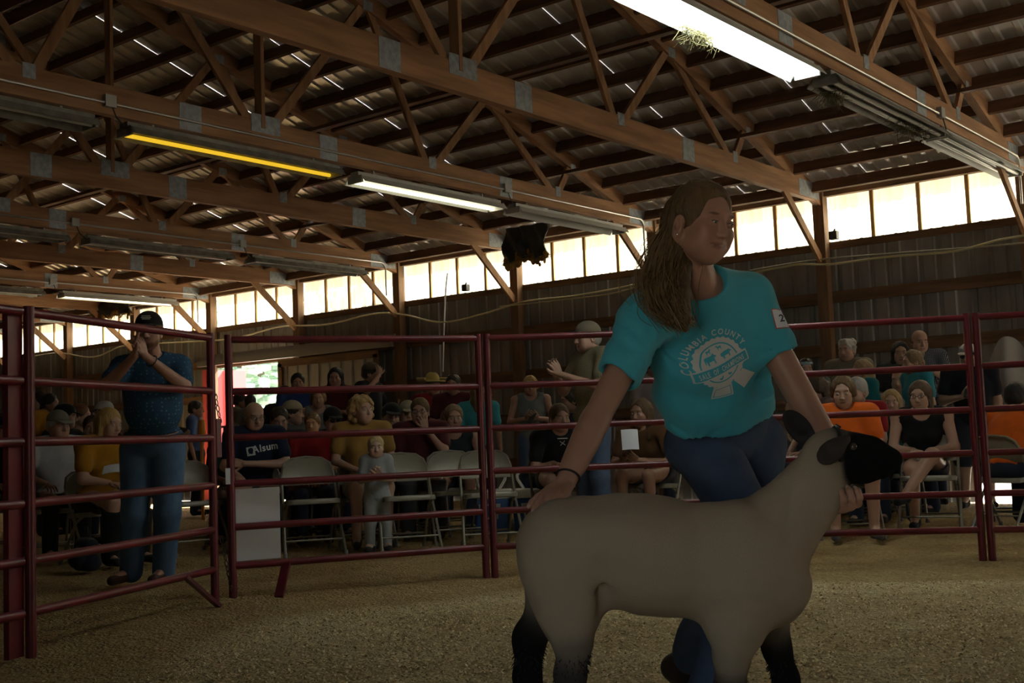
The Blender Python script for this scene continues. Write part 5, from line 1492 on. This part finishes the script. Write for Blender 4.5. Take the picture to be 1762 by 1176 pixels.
# ================================================================== THE MAN AT THE GATE
def build_man():
    D = 8.3; P = lambda x, y, d=D: k3(x, y, d)
    th = R(6); hf = -A(FW) * math.cos(th) + A(RT) * math.sin(th) + A((0, 0, -.05)); hu = A((0, 0, 1)) + A(RT) * .02
    J = dict(head=P(256, 572, 8.25), hf=hf, hu=hu, hh=.245, neck=P(262, 616, 8.33), pelvis=P(266, 762, 8.42),
             sh=[P(308, 632, 8.4), P(212, 634, 8.3)], el=[P(316, 665, 8.25), P(186, 662, 8.1)], wr=[P(249, 612, 7.98), P(232, 612, 7.96)],
             hip=[P(289, 775, 8.42), P(237, 775, 8.42)], kn=[P(288, 885, 8.38), P(232, 885, 8.36)], an=[P(282, 985, 8.44), P(226, 982, 8.44)],
             toe=[P(262, 1006, 8.24), P(192, 1000, 8.28)])
    for s in (0, 1): J['an'][s][2] = max(J['an'][s][2], .09); J['toe'][s][2] = .045
    up = A((0, 0, 1)); J['hd'] = [(-A(RT) * .25 + up - A(FW) * .15, A(RT) * .9 - A(FW) * .35), (A(RT) * .05 + up * 1.0 - A(FW) * .15, -A(RT) * .9 - A(FW) * .3)]
    o = dict(skin=(.40, .21, .15), bulk=1.28, belly=.045, vox=.012, hvox=.0055, shirt=dotted('dotted_navy_shirt', (.028, .075, .145), (.10, .20, .30), 36), sleeve=.55, pants=M_denim2, shoe=(.05, .022, .015), hair='short', hcol=(.14, .06, .025), beard=(.16, .07, .03), cap=(.012, .012, .015), curl=.35, fem=False, hem=-.085)
    g_ = figure(J, o, (P(266, 1000)[0], P(266, 1000)[1], 0), 'big man in a black cap and dotted blue shirt standing behind the gate')
    # belt and buckle, cap patch, wrist band
    r, f, u = axes(J); c = J['pelvis'] + u * .062; B = MB()
    B.tube([Vector(c + r * .226 * math.cos(a) + f * (.178 * math.sin(a) + .005)) for a in [k * math.pi / 16 for k in range(32)]], .019, 6, closed=True); B.build('belt', mat('brown_leather', (.06, .032, .018), .5, bump=.2, bscale=80), g_.root, smooth=True)
    B = MB(); B.ell(c + f * .20, (.042, .012, .030), 12, 8); B.build('buckle', mat('buckle_brass', (.55, .48, .30), .3, 1.0), g_.root, smooth=True)
    H = g_.H; B = MB()
    for i, (x, z, w_) in enumerate(((0, .098, .026), (.0, .088, .030), (.0, .079, .024))):
        B.bar(Vector(H.P(-w_, .0885, z)), Vector(H.P(w_, .0885, z)), .012, .0065, H.u)
    B.build('cap_patch', mat('patch_white', (.55, .55, .55), .8), g_.root)
    w_ = J['wr'][0]; ax = nrm(w_ - J['el'][0]); s1 = nrm(np.cross(ax, A((0, 0, 1)))); s2 = np.cross(ax, s1)
    B = MB(); B.tube([Vector(w_ - ax * .07 + (s1 * math.cos(a) + s2 * math.sin(a)) * .041) for a in [k * math.pi / 8 for k in range(16)]], .004, 6, closed=True); B.build('wrist_band', MATS['black_strap'], g_.root, smooth=True)
build_man()

# ================================================================== THE CROWD
def person(px, py, d, o, label):
    """px, py: crown of the head in the photo; d: distance into the picture."""
    g = o.get; top = K(px, py, d); s = g('s', 1.06); sit = g('sit', True)
    ang = math.atan2(CAM.y - top.y, CAM.x - top.x) + R(90) + R(g('yaw', 0)); ca, sa = math.cos(ang), math.sin(ang)
    hatpad = .02 if (g('cap') or g('cowboy')) else .012
    zt = top.z / s - hatpad
    L = {}
    pz = .50 if sit else .95
    nom = zt - .225 * g('hs', 1.0) * .86 - .035                  # height the neck has to reach
    full = .53
    dz = min(max(nom - pz, .28), .60) if sit else full
    if not sit: pz = nom - dz; 
    lean = g('lean', 0) + (math.sqrt(max(0, full ** 2 - dz ** 2)) * .8 if sit else 0)
    y0 = .05
    L['pelvis'] = (0, y0, pz); L['neck'] = (0, y0 + .03 - lean, pz + dz)
    w = g('w', .19); ny = y0 + .03 - lean; nz = pz + dz
    L['sh'] = [(w, ny, nz - .045), (-w, ny, nz - .045)]
    hy = R(g('hy', 0)); hp = g('hp', -.06)
    hc = (0, ny - .035, zt - .1125 * g('hs', 1.0)); L['head'] = hc
    sp = g('spread', .13)
    if sit:
        L['hip'] = [(.09, y0 - .03, pz - .01), (-.09, y0 - .03, pz - .01)]; L['kn'] = [(sp, -.40, .50), (-sp, -.40, .50)]; L['an'] = [(sp, -.36, .085), (-sp, -.36, .085)]; L['toe'] = [(sp + .02, -.50, .045), (-sp - .02, -.50, .045)]
        if g('cross'): L['kn'] = [(.06, -.42, .60), (-.10, -.42, .50)]; L['an'] = [(-.16, -.56, .30), (-.10, -.34, .085)]; L['toe'] = [(-.22, -.68, .25), (-.12, -.48, .045)]
    else:
        k = pz / .95
        L['hip'] = [(.09, y0, pz - .02), (-.09, y0, pz - .02)]; L['kn'] = [(.11, y0 - .02, .50 * k), (-.11, y0 - .02, .50 * k)]; L['an'] = [(.12, y0 + .02, .085), (-.12, y0 + .02, .085)]; L['toe'] = [(.15, y0 - .12, .045), (-.15, y0 - .12, .045)]
    el, wr, hd = [], [], []
    ar = g('arms', 'lap' if sit else 'down'); ar = ar if isinstance(ar, tuple) else (ar, ar)
    for i in (0, 1):
        e = 1 if i == 0 else -1; S_ = L['sh'][i]; a = ar[i]
        add = lambda x, y, z: (S_[0] + e * x, S_[1] + y, S_[2] + z)
        if a == 'lap': E, W_, d_, u_ = add(.05, -.06, -.26), (e * .08, -.24 - .2 * lean, pz + .14), (-e * .5, -.8, -.15), (0, -.15, 1)
        elif a == 'down': E, W_, d_, u_ = add(.05, .02, -.29), add(.06, -.05, -.53), (0, -.12, -1), (e, 0, 0)
        elif a == 'clap': E, W_, d_, u_ = add(.08, -.12, -.25), (e * .03, S_[1] - .33, S_[2] - .13), (-e * .1, -.45, .9), (e, -.1, 0)
        elif a == 'face': E, W_, d_, u_ = add(.02, -.20, -.22), (hc[0] + e * .045, hc[1] - .13, hc[2] - .155), (-e * .25, .12, 1), (e * .2, -1, 0)
        elif a == 'cross': E, W_, d_, u_ = add(.07, -.08, -.26), (-e * .09, S_[1] - .20, S_[2] - .24), (-e, 0, .12), (0, -1, .2)
        elif a == 'hold': E, W_, d_, u_ = add(.08, -.05, -.27), (e * .075, S_[1] - .30, S_[2] - .24), (-e * .45, -.75, .45), (e * .5, -.5, -.5)
        elif a == 'up': E, W_, d_, u_ = add(.13, -.16, -.06), (hc[0] + e * .10, hc[1] - .16, hc[2] - .03), (-e * .3, .1, 1), (e * .6, -.6, 0)
        elif a == 'thigh': E, W_, d_, u_ = add(.06, -.08, -.26), (e * sp * 1.0, -.32, pz + .13), (-e * .1, -1, -.25), (0, -.1, 1)
        el.append(E); wr.append(W_); hd.append((d_, u_))
    L['el'], L['wr'] = el, wr
    T = lambda p: A((top.x + s * (p[0] * ca - p[1] * sa) - s * (hc[0] * ca - hc[1] * sa), top.y + s * (p[0] * sa + p[1] * ca) - s * (hc[0] * sa + hc[1] * ca), s * p[2]))
    V = lambda p: A((p[0] * ca - p[1] * sa, p[0] * sa + p[1] * ca, p[2]))
    J = {}
    for k_, v_ in L.items(): J[k_] = [T(q) for q in v_] if isinstance(v_, list) else T(v_)
    J['hd'] = [(V(a), V(b)) for a, b in hd]
    f_ = (math.sin(hy), -math.cos(hy), hp); J['hf'] = V(f_); J['hu'] = V((g('roll', 0), 0, 1)); J['hh'] = .225 * g('hs', 1.0) * s * 1.04
    o.setdefault('vox', .02); o.setdefault('hvox', .0095); o['bulk'] = o.get('bulk', 1.0) * s
    b0 = T((0, y0, 0))
    return figure(J, o, (b0[0], b0[1], 0), label, 'person', 'people watching from behind the fence')
def sheet_paper(p, w_, h_, n, up, label, cat='paper', m=None, name='paper_sheet'):
    p = Vector(p); n = Vector(n).normalized(); u = Vector(up); u = (u - n * u.dot(n)).normalized(); r_ = u.cross(n); B = MB(); N = 6; vs = []
    for lay in (0, .0015):
        for i in range(N + 1):
            for j in range(2): a = (i / N - .5); vs.append(p + r_ * w_ * a + u * h_ * (j - .5) + n * (.010 * math.cos(a * 3.1) + lay))
    k = 2 * (N + 1); fs = []
    for i in range(N): a = 2 * i; fs += [(a, a + 1, a + 3, a + 2), (k + a, k + a + 2, k + a + 3, k + a + 1), (a, a + 2, k + a + 2, k + a), (a + 1, k + a + 1, k + a + 3, a + 3)]
    fs += [(0, k, k + 1, 1), (k - 2, k - 1, 2 * k - 1, 2 * k - 2)]
    B.add(vs, fs); return tag(B.build(name, m or M_paper), label, cat)
LT = (.44, .26, .19); MD = (.34, .185, .13); DK = (.23, .12, .08)
BRN, DBR, BLD, GRY_, BLK_, RED_ = (.07, .042, .024), (.035, .022, .014), (.42, .27, .09), (.38, .36, .34), (.015, .013, .012), (.16, .06, .025)
NAVY, BLACK, WHITE, MAROON, RED, TEAL, ORANGE, YEL = (.018, .025, .06), (.014, .014, .016), (.55, .55, .56), (.10, .012, .018), (.30, .015, .018), (.02, .20, .24), (.72, .13, .012), (.36, .165, .008)
PL1 = plaid('plaid_cream', (.34, .32, .24), (.06, .055, .05), (.20, .15, .06), 170); PL2 = plaid('plaid_navy', (.06, .075, .11), (.34, .36, .40), (.02, .025, .04), 150)
PL3 = plaid('plaid_dark', (.03, .03, .035), (.14, .13, .13), (.02, .015, .015), 150)
CROWD = [
 # ---- left, behind the gate
 (8, 716, 11.4, dict(skin=MD, hair='short', hcol=DBR, cap=BLACK, beard=(.06, .035, .02), shirt=BLACK, hy=10), 'bearded man in a black cap at the left edge, looking over the panel'),
 (66, 676, 14.5, dict(sit=False, skin=DK, hair='long', hcol=BLK_, shirt=RED, s=.92, yaw=-30, hy=-30), 'person in a red top standing far back, left of the broad gate post'),
 (86, 678, 14.0, dict(sit=False, skin=DK, hair='short', hcol=BLK_, shirt=YEL, s=.92, yaw=40, hy=30), 'dark haired youngster in a yellow top far back beside the one in red'),
 (112, 695, 12.6, dict(skin=MD, hair='short', hcol=BLK_, cap=BLACK, shirt=BLACK, yaw=50, hy=35), 'man in a black cap in profile behind the grey cap, his face rimmed with light'),
 (100, 707, 10.9, dict(skin=MD, hair='crop', hcol=GRY_, cap=(.16, .15, .12), shirt=(.42, .43, .46), pants=BLACK, yaw=12, hy=20, w=.21, arms='thigh'), 'man in a grey-green cap and white sleeves seated next to the blonde woman'),
 (138, 696, 13.2, dict(skin=LT, hair='crop', hcol=RED_, shirt=BLACK, yaw=60, hy=20), 'man with short reddish hair in profile, light along his cheek'),
 (178, 691, 14.2, dict(skin=MD, hair='short', hcol=BLK_, cap=(.45, .45, .46), brim=BLACK, shirt=BLACK, yaw=-50, hy=-25), 'man in a white cap with a black brim looking left, behind the blonde'),
 (158, 716, 11.9, dict(skin=MD, hair='short', hcol=BRN, shirt=(.012, .12, .055), s=1.0), 'person in a green shirt behind the blonde woman in yellow'),
 (187, 704, 10.1, dict(fem=True, skin=LT, hair='bob', hcol=BLD, shirt=YEL, pants=BLACK, yaw=30, hy=12, hp=-.14, arms='lap', bulk=1.12), 'blonde woman in a golden yellow shirt seated left of the man in blue'),
 (337, 690, 17.0, dict(sit=False, skin=LT, hair='short', hcol=BLK_, shirt=(.10, .16, .38), s=1.0, yaw=80), 'person in a light blue shirt far back, half hidden by the man at the gate'),
 # ---- in and near the open door
 (413, 677, 18.6, dict(sit=False, skin=DK, hair='crop', hcol=BLK_, shirt=(.13, .11, .07), yaw=70, hy=20, s=1.02), 'person in a drab shirt standing in the bright doorway, seen against the light'),
 (430, 680, 18.0, dict(sit=False, skin=DK, hair='short', hcol=BLK_, shirt=(.10, .09, .07), yaw=190, s=.98), 'dark haired person standing beside another one in the doorway'),
 (489, 665, 15.6, dict(sit=False, skin=DK, hair='short', hcol=DBR, shirt=PL3, yaw=-20, hy=10, s=1.08, bulk=1.2), 'burly man in a dark plaid shirt standing at the right side of the bright doorway'),
 (400, 728, 12.0, dict(skin=DK, hair='short', hcol=BRN, shirt=(.02, .06, .05), s=.95, hy=30), 'person in a dark green shirt low beside the panel post'),
 (512, 643, 15.0, dict(sit=False, skin=MD, hair='short', hcol=BLK_, shirt=(.03, .06, .22), arms='cross', s=1.0), 'dark haired boy in a blue shirt standing in front of the sliding door'),
 (547, 670, 13.6, dict(sit=False, fem=True, skin=MD, hair='pony', hcol=(.22, .12, .05), shirt=(.17, .18, .19), sleeve=0, s=.92), 'woman in a grey tank top behind the child with the orange-lit face'),
 (577, 634, 15.0, dict(sit=False, fem=True, skin=MD, hair='long', hcol=BLK_, shirt=MAROON, hy=-10, arms='cross', s=1.05), 'dark haired woman in a maroon top standing before the sliding door'),
 (638, 624, 14.8, dict(sit=False, skin=MD, hair='short', hcol=DBR, cap=(.10, .075, .045), shirt=BLACK, yaw=60, hy=20, arms=('hold', 'up'), s=1.06), 'man in a brown cap and black shirt standing in profile by the sliding door'),
 # ---- front rows, centre
 (437, 692, 11.0, dict(skin=LT, hair='ring', hcol=GRY_, shirt=(.012, .018, .045), pants=(.03, .032, .04), glasses='clear', hy=18, hp=-.28, arms=('cross', 'thigh'), bulk=1.18, hvox=.0075, lean=.06), 'bald man with glasses in a navy T-shirt with white lettering'),
 (480, 701, 12.0, dict(skin=MD, hair='crop', hcol=DBR, shirt=(.06, .06, .065), hp=-.35, hy=6, bulk=1.1), 'man with short dark hair looking down, beside the bald man'),
 (503, 690, 13.0, dict(skin=MD, hair='crop', hcol=DBR, cap=(.33, .29, .20), shirt=(.08, .075, .07), yaw=40, hy=45, backcap=True), 'man in a tan cap turned away to the right, behind the dark haired man'),
 (537, 711, 11.7, dict(skin=(.46, .24, .12), hair='short', hcol=(.18, .09, .03), shirt=RED, s=.92, hs=.95, hy=-12), 'child in a red shirt seated left of the curly haired woman'),
 (572, 701, 12.2, dict(skin=LT, hair='crop', hcol=BLK_, cap=BLACK, shirt=(.05, .05, .055), glasses='sun', hy=15), 'man in a black cap and dark glasses behind the curly haired woman'),
 (622, 683, 11.0, dict(fem=True, skin=LT, hair='curly', hcol=(.40, .25, .10), shirt=(.30, .165, .04), pants=(.30, .27, .2), plen=.55, hy=28, hp=.05, arms='lap', hvox=.0075, yaw=8, smile=.8, glasses=None), 'woman with big curly blond hair and a yellow top holding a toddler'),
 (672, 694, 12.1, dict(skin=LT, hair='crop', hcol=BLK_, cap=(.012, .012, .012), beard=(.10, .06, .035), shirt=(.10, .12, .13), hy=10, roll=.12), 'man in a black cap with a light beard right of the curly haired woman'),
 (701, 690, 13.1, dict(skin=LT, hair='crop', hcol=GRY_, cap=(.30, .27, .19), shirt=(.30, .3, .3), hy=8), 'man in a pale tan cap behind the man covering his mouth'),
 (722, 686, 11.7, dict(skin=MD, hair='short', hcol=(.12, .07, .03), shirt=(.07, .012, .016), pants=(.04, .04, .05), glasses='clear', hy=-8, arms=('face', 'thigh'), bulk=1.1, hvox=.0075), 'man with glasses in a dark maroon shirt holding a hand over his mouth'),
 (744, 646, 14.8, dict(sit=False, skin=MD, hair='short', hcol=BRN, cowboy=(.45, .35, .12), shirt=(.22, .012, .014), arms=('hold', 'down'), yaw=25, s=1.02), 'person in a yellow straw hat and red shirt standing at the back'),
 (779, 645, 14.2, dict(sit=False, skin=DK, hair='short', hcol=DBR, shirt=(.08, .014, .02), yaw=-15, arms='hold', s=1.02), 'dark haired man in a dark maroon shirt standing beside the straw hat'),
 (780, 698, 12.1, dict(fem=True, skin=MD, hair='bun', hcol=(.16, .10, .045), shirt=(.03, .035, .045), sleeve=0, hy=10, hvox=.0075), 'woman in a black tank top with her hair tied back, left of the panel joint'),
 (822, 662, 13.6, dict(sit=False, fem=True, skin=MD, hair='long', hcol=(.14, .09, .04), shirt=(.04, .26, .30), yaw=170, s=.92), 'woman in a teal shirt seen from behind at the panel joint'),
 (912, 648, 14.6, dict(sit=False, fem=True, skin=MD, hair='pony', hcol=BLD, visor=(.40, .40, .38), glasses='sun', shirt=(.15, .16, .16), sleeve=0, pants=M_denim, arms='hold', s=.98), 'woman in a pale visor and grey tank top looking at her phone'),
 (962, 696, 10.9, dict(skin=LT, hair='short', hcol=(.09, .05, .025), shirt=(.012, .013, .018), plen=.5, pants=(.05, .05, .055), hy=10, hs=.98, hvox=.0075, yaw=12), 'brown haired boy in a black T-shirt with a pale print, seated by the white handle'),
 (983, 668, 12.2, dict(fem=True, skin=DK, hair='short', hcol=DBR, shirt=(.012, .016, .022), yaw=-55, hy=-30), 'dark haired person in a black shirt bending, left of the man in plaid'),
 (1010, 554, 10.3, dict(sit=False, skin=LT, hair='crop', hcol=GRY_, cap=(.20, .165, .115), shirt=PL1, pants=M_denim, yaw=-58, hy=-8, arms='clap', s=1.06, bulk=1.12, hvox=.0065, vox=.014), 'older man in a tan cap and cream plaid shirt clapping behind the fence'),
 (1102, 688, 11.2, dict(fem=True, skin=MD, hair='long', hcol=(.12, .07, .035), shirt=(.14, .07, .03), pants=(.02, .022, .03), yaw=-25, hy=-10, arms='hold', hvox=.0075), 'woman with long brown hair and a rust top holding a white sheet'),
 (1124, 615, 13.6, dict(sit=False, skin=DK, hair='short', hcol=DBR, shirt=(.22, .19, .19), yaw=20, hy=20, s=1.0), 'person in a pinkish grey shirt behind the bent arm of the woman in teal'),
 # ---- right side
 (1386, 618, 12.8, dict(sit=False, fem=True, skin=LT, hair='pony', hcol=BLK_, bandana=(.30, .40, .46), shirt=(.12, .13, .14), yaw=-10, hy=20, s=.90, lean=.1), 'woman with a pale blue headband right beside the bare arm'),
 (1402, 648, 11.8, dict(fem=True, skin=LT, hair='pony', hcol=BRN, shirt=(.17, .10, .09), yaw=-50, hy=-20, s=1.05), 'woman in a brownish top in profile left of the woman in orange'),
 (1456, 584, 13.4, dict(sit=False, skin=LT, hair='curlyshort', hcol=(.45, .43, .40), shirt=(.20, .17, .12), sleeve=1, yaw=-14, hy=-12, s=1.03, arms='down'), 'older man with curly grey hair and a tan jacket standing at the back wall'),
 (1482, 620, 12.6, dict(sit=False, fem=True, skin=LT, hair='long', hcol=(.36, .25, .13), shirt=TEAL, yaw=-70, hy=-15, s=.93), 'blonde woman in a teal shirt in profile behind the red shirt'),
 (1472, 650, 11.4, dict(skin=LT, hair='crop', hcol=GRY_, shirt=(.28, .012, .016), yaw=-30, hy=-10, s=1.08), 'man in a red shirt half hidden behind the woman in orange'),
 (1449, 649, 9.9, dict(fem=True, skin=LT, hair='pony', hcol=(.13, .075, .035), shirt=ORANGE, pants=(.03, .03, .04), plen=.5, shoe=(.10, .11, .12), yaw=6, hy=-12, hp=-.16, bulk=1.12, hvox=.0065, spread=.14, arms='lap'), 'woman in a bright orange T-shirt seated behind the sheep head'),
 (1533, 672, 11.5, dict(fem=True, skin=LT, hair='long', hcol=(.34, .22, .09), shirt=(.015, .12, .11), hy=-4, s=.95, hvox=.0075), 'blonde girl in a green shirt facing the camera'),
 (1548, 589, 13.2, dict(sit=False, fem=True, skin=LT, hair='long', hcol=BLK_, shirt=PL3, hy=5, s=1.03), 'dark haired woman in black standing left of the bald man in plaid'),
 (1581, 568, 13.4, dict(sit=False, skin=LT, hair='ring', hcol=BRN, shirt=PL2, hy=20, hp=-.2, arms='clap', s=1.06, bulk=1.1), 'bald man in a blue plaid shirt clapping at the back wall'),
 (1569, 604, 12.2, dict(sit=False, fem=True, skin=LT, hair='bun', hcol=(.22, .15, .08), shirt=(.03, .24, .30), yaw=-60, hy=-10, s=.95, lean=.05), 'woman in a turquoise shirt in profile in front of the bald man'),
 (1548, 634, 12.8, dict(skin=LT, hair='ring', hcol=GRY_, shirt=(.48, .46, .48), hy=-20, s=1.1), 'older man in a white shirt behind the blonde girl'),
 (1582, 657, 10.5, dict(fem=True, skin=LT, hair='bob', hcol=(.09, .055, .03), shirt=(.012, .012, .015), sleeve=0, pants=(.06, .065, .11), plen=.45, glasses='clear', hy=-16, cross=True, hvox=.0065, bulk=1.08, arms='lap', shoe=(.02, .02, .022)), 'woman with glasses in a black tank top sitting with crossed legs'),
 (1665, 592, 12.6, dict(sit=False, skin=LT, hair='crop', hcol=BLK_, cap=(.45, .43, .42), glasses='sun', shirt=(.014, .014, .022), pants=(.03, .032, .05), plen=.6, hy=-15, arms=('down', 'hold'), s=1.04, bulk=1.3, vox=.016), 'heavy man in black with a white cap and sunglasses beside the panel joint'),
 (1748, 659, 10.4, dict(skin=MD, hair='short', hcol=BLK_, shirt=ORANGE, yaw=150, s=1.04, bulk=1.15), 'dark haired person in an orange shirt seen from behind at the right edge'),
]
FOLK = {}
for px, py, d, o, lab in CROWD:
    FOLK[px] = person(px, py, d, o, lab)
# ------------------------------------------------------------------ chairs under the seated, and what people hold
SEATED = {8: 'the bearded man at the left edge', 100: 'the man in the grey-green cap', 158: 'the person in green', 187: 'the blonde woman in yellow', 400: 'the person in dark green', 437: 'the bald man in navy',
          480: 'the man looking down', 503: 'the man in the tan cap turned away', 537: 'the child in red', 572: 'the man in black cap and glasses', 622: 'the curly haired woman', 672: 'the bearded man in the black cap', 701: 'the man in the pale tan cap',
          722: 'the man covering his mouth', 780: 'the woman in the black tank top left of the joint', 962: 'the boy in the black T-shirt', 983: 'the bending person in black', 1102: 'the woman holding a white sheet', 1402: 'the woman in brownish profile', 1472: 'the man in red at the right',
          1449: 'the woman in bright orange', 1533: 'the blonde girl in green', 1548: 'the older man in white', 1748: 'the person in orange at the right edge'}
SITDATA = {px: (px, py, d, o) for px, py, d, o, lab in CROWD if o.get('sit', True)}
for px, who in SEATED.items():
    J = FOLK[px].J; r, f, u = axes(J); p = J['pelvis']
    t = copy_tree(CH['b']); t.location = (p[0], p[1], 0)
    fx = J['kn'][0] + J['kn'][1] - J['hip'][0] - J['hip'][1]; fx = nrm((fx[0], fx[1], 0)); t.location = (p[0] + fx[0] * .02, p[1] + fx[1] * .02, 0)
    t.rotation_euler = (0, 0, math.atan2(fx[1], fx[0]) + R(90)); t.scale = (1.1, 1.05, .98)
    tag(t, 'beige folding chair under ' + who, 'chair', 'occupied folding chairs')
def child(ob, base):
    for c in ob.children:
        if c.name.split('.')[0] == base: return c
# toddler on the curly haired woman's lap
person(646, 751, 10.25, dict(sit=False, skin=(.50, .32, .24), hair='crop', hcol=(.45, .33, .16), shirt=(.30, .31, .33), pants=(.34, .35, .36), s=.60, hs=1.32, arms='hold', hy=4, w=.15, vox=.014, hvox=.0065), 'fair haired toddler in grey held in front of the curly haired woman')
# lettering on the bald man's shirt
g_ = FOLK[437]; J = g_.J; r, f, u = axes(J); sh = child(g_.root, 'shirt')
me = sh.data; o_ = Vector(wloc(sh)); bv = BVHTree.FromPolygons([v.co + o_ for v in me.vertices], [tuple(p.vertices) for p in me.polygons])
h = bv.ray_cast(CAM, ray(456, 771).normalized())[0]
if h is not None:
    k = 11.0 / F; pr = Vector(RT) + Vector((0, 0, .12)); ff = Vector(f) * .7 - Vector(FW) * .5
    shirt_print(sh, h, ff, pr, [([(x * k, y * k - 5 * k) for x, y in p], q) for p, q in line_text('Alsum', 17, .10, .9)], M_print, 'shirt_lettering')
    sq = [(-31, -9), (-17, -9), (-17, 6), (-31, 6)]; shirt_print(sh, h, ff, pr, [([(x * k, y * k) for x, y in sq], [(0, 1, 2, 3)])], M_print, 'shirt_emblem')
    lf = [([(x * k, y * k) for x, y in [(-29, -7), (-28, -7), (-19, 3), (-20, 3)]], [(0, 1, 2, 3)]), ([(x * k, y * k) for x, y in [(-26, -4), (-20, -6), (-20, -5), (-25, -3)]], [(0, 1, 2, 3)])]
    shirt_print(sh, h, ff, pr, lf, cloth((.012, .018, .045)), 'shirt_emblem', .005)
# crossed pale print on the boy's T-shirt
g_ = FOLK[962]; sh = child(g_.root, 'shirt'); r, f, u = axes(g_.J)
me = sh.data; o_ = Vector(wloc(sh)); bv = BVHTree.FromPolygons([v.co + o_ for v in me.vertices], [tuple(p.vertices) for p in me.polygons])
h = bv.ray_cast(CAM, ray(968, 762).normalized())[0]
if h is not None:
    k = 10.8 / F
    def bar2(a, b, w_): d = (Vector(b) - Vector(a)).normalized(); n = Vector((-d.y, d.x)) * w_; return ([((Vector(p) + n * s) * k)[:] for p, s in ((a, 1), (b, 1), (b, -1), (a, -1))], [(3, 2, 1, 0)])
    shirt_print(sh, h, Vector(f) * .6 - Vector(FW) * .6, RT, [bar2((-5, 3), (5, -5), .6), bar2((-4, -5), (4, 3), .6), bar2((-9, 8), (9, 7), .9)], M_print, 'shirt_emblem')
# papers, phones
J = FOLK[1102].J; m_ = (J['wr'][0] + J['wr'][1]) / 2
sheet_paper(K(1084, 757, 10.75), .15, .19, -FW + Vector((0, 0, .35)), (0, 0, 1), 'white sheet of paper held by the woman with long brown hair')
J = FOLK[187].J; m_ = (J['wr'][0] + J['wr'][1]) / 2
sheet_paper(K(196, 808, 9.65), .17, .12, -FW * .5 + Vector((0, 0, .8)), (-.3, .2, 1), 'folded paper in the hands of the blonde woman in yellow')
def phone(px, who):
    J = FOLK[px].J; m_ = (J['wr'][0] + J['wr'][1]) / 2 if px == 912 else J['wr'][1] + nrm(J['hd'][1][0]) * .10
    q = MB(); v = Vector(m_) - FW * (.10 if px == 912 else .03); q.box(v, (.075, .012, .145), Matrix.Rotation(R(-40), 3, 'X'))
    tag(q.build('phone', mat('black_plastic', (.03, .03, .03), .5)), 'dark phone held by ' + who, 'phone')
phone(912, 'the woman in the pale visor'); phone(1665, 'the heavy man in the white cap')
# bag and bottle on and by the dark chair at the right edge
c0 = gnd(1722, 10.6); t = empty('tote_bag', (c0.x, c0.y, .47))
q = MB(); q.box((0, 0, .10), (.20, .11, .20), Matrix.Rotation(face_cam(c0), 3, 'Z'), taper=1.12); q.build('body', mat('blue_tote', (.03, .30, .60), .5), t, world=False)
rz = Matrix.Rotation(face_cam(c0), 3, 'Z'); q = MB(); q.tube([rz @ Vector(p) for p in [(-.06, -.06, .19), (-.05, -.06, .27), (.05, -.06, .27), (.06, -.06, .19)]], .008, 6); q.build('strap', mat('orange_strap', (.75, .12, .02), .6), t, world=False)
tag(t, 'bright blue tote bag with an orange strap on the dark chair', 'bag')
# milk-white plastic sheet draped by the wall at the right edge
a0, b0 = onY(1692, 640, DY - .45), onY(1800, 640, DY - .45); N = 26; vs = []
for lay in (0, .02):
    for i in range(N + 1):
        u_ = i / N; x = a0.x + (b0.x - a0.x) * u_
        for j in range(15):
            s_ = j / 14; top = 1.45 + .36 * math.sin(math.pi * min(1, u_ * 1.15)) ; z = .35 + (top - .35) * s_
            vs.append((x, DY - .40 - .22 * math.sin(math.pi * u_) * (1 - .6 * s_ ** 3) - .03 * math.sin(14 * u_ + 3 * s_) + lay, z))
n1 = (N + 1) * 15; fs = []
for i in range(N):
    for j in range(14): a = i * 15 + j; b = a + 15; fs += [(a, b, b + 1, a + 1), (n1 + a, n1 + a + 1, n1 + b + 1, n1 + b)]
q = MB(); q.add(vs, fs); tag(q.build('plastic_sheet', mat('milky_plastic', (.42, .41, .40), .45), smooth=True), 'milky plastic sheet draped along the wall at the right edge', 'sheet')
# small traffic-orange object and red can glimpsed past the man at the gate
p = gnd(346, 16.0); q = MB(); q.tube([(p.x, p.y, 0), (p.x, p.y, 1.1)], .022, 8); q.tube([(p.x, p.y, 1.1), (p.x, p.y, 1.32)], [.06, .045], 10); tag(q.build('marker_post', mat('marker_orange', (.75, .30, .03), .5)), 'orange topped marker post far back between the man in blue and the gate', 'post')

# dark rucksack on the floor under the chairs at the left
p = gnd(146, 9.6); t = empty('rucksack', (p.x, p.y, 0)); Fd = Field(); Fd.cap((-.07, 0, .07), (.07, 0, .07), .075, .075, .03); Fd.cap((-.055, 0, .20), (.055, 0, .20), .065, .065, .05); Fd.ell((0, -.09, .11), (.09, .05, .08), None, .02); Fd.cut((0, 0, .005), (0, 0, -1))
v, q = Fd.surf(.014); link('body', np_mesh('body', v, q, [cloth((.02, .022, .035))]), t)
B = MB(); B.tube([(-.03, 0, .30), (-.02, 0, .345), (.02, 0, .345), (.03, 0, .30)], .008, 6); B.build('strap', MATS['black_strap'], t, world=False)
tag(t, 'dark rucksack on the floor by the feet of the blonde woman in yellow', 'bag')
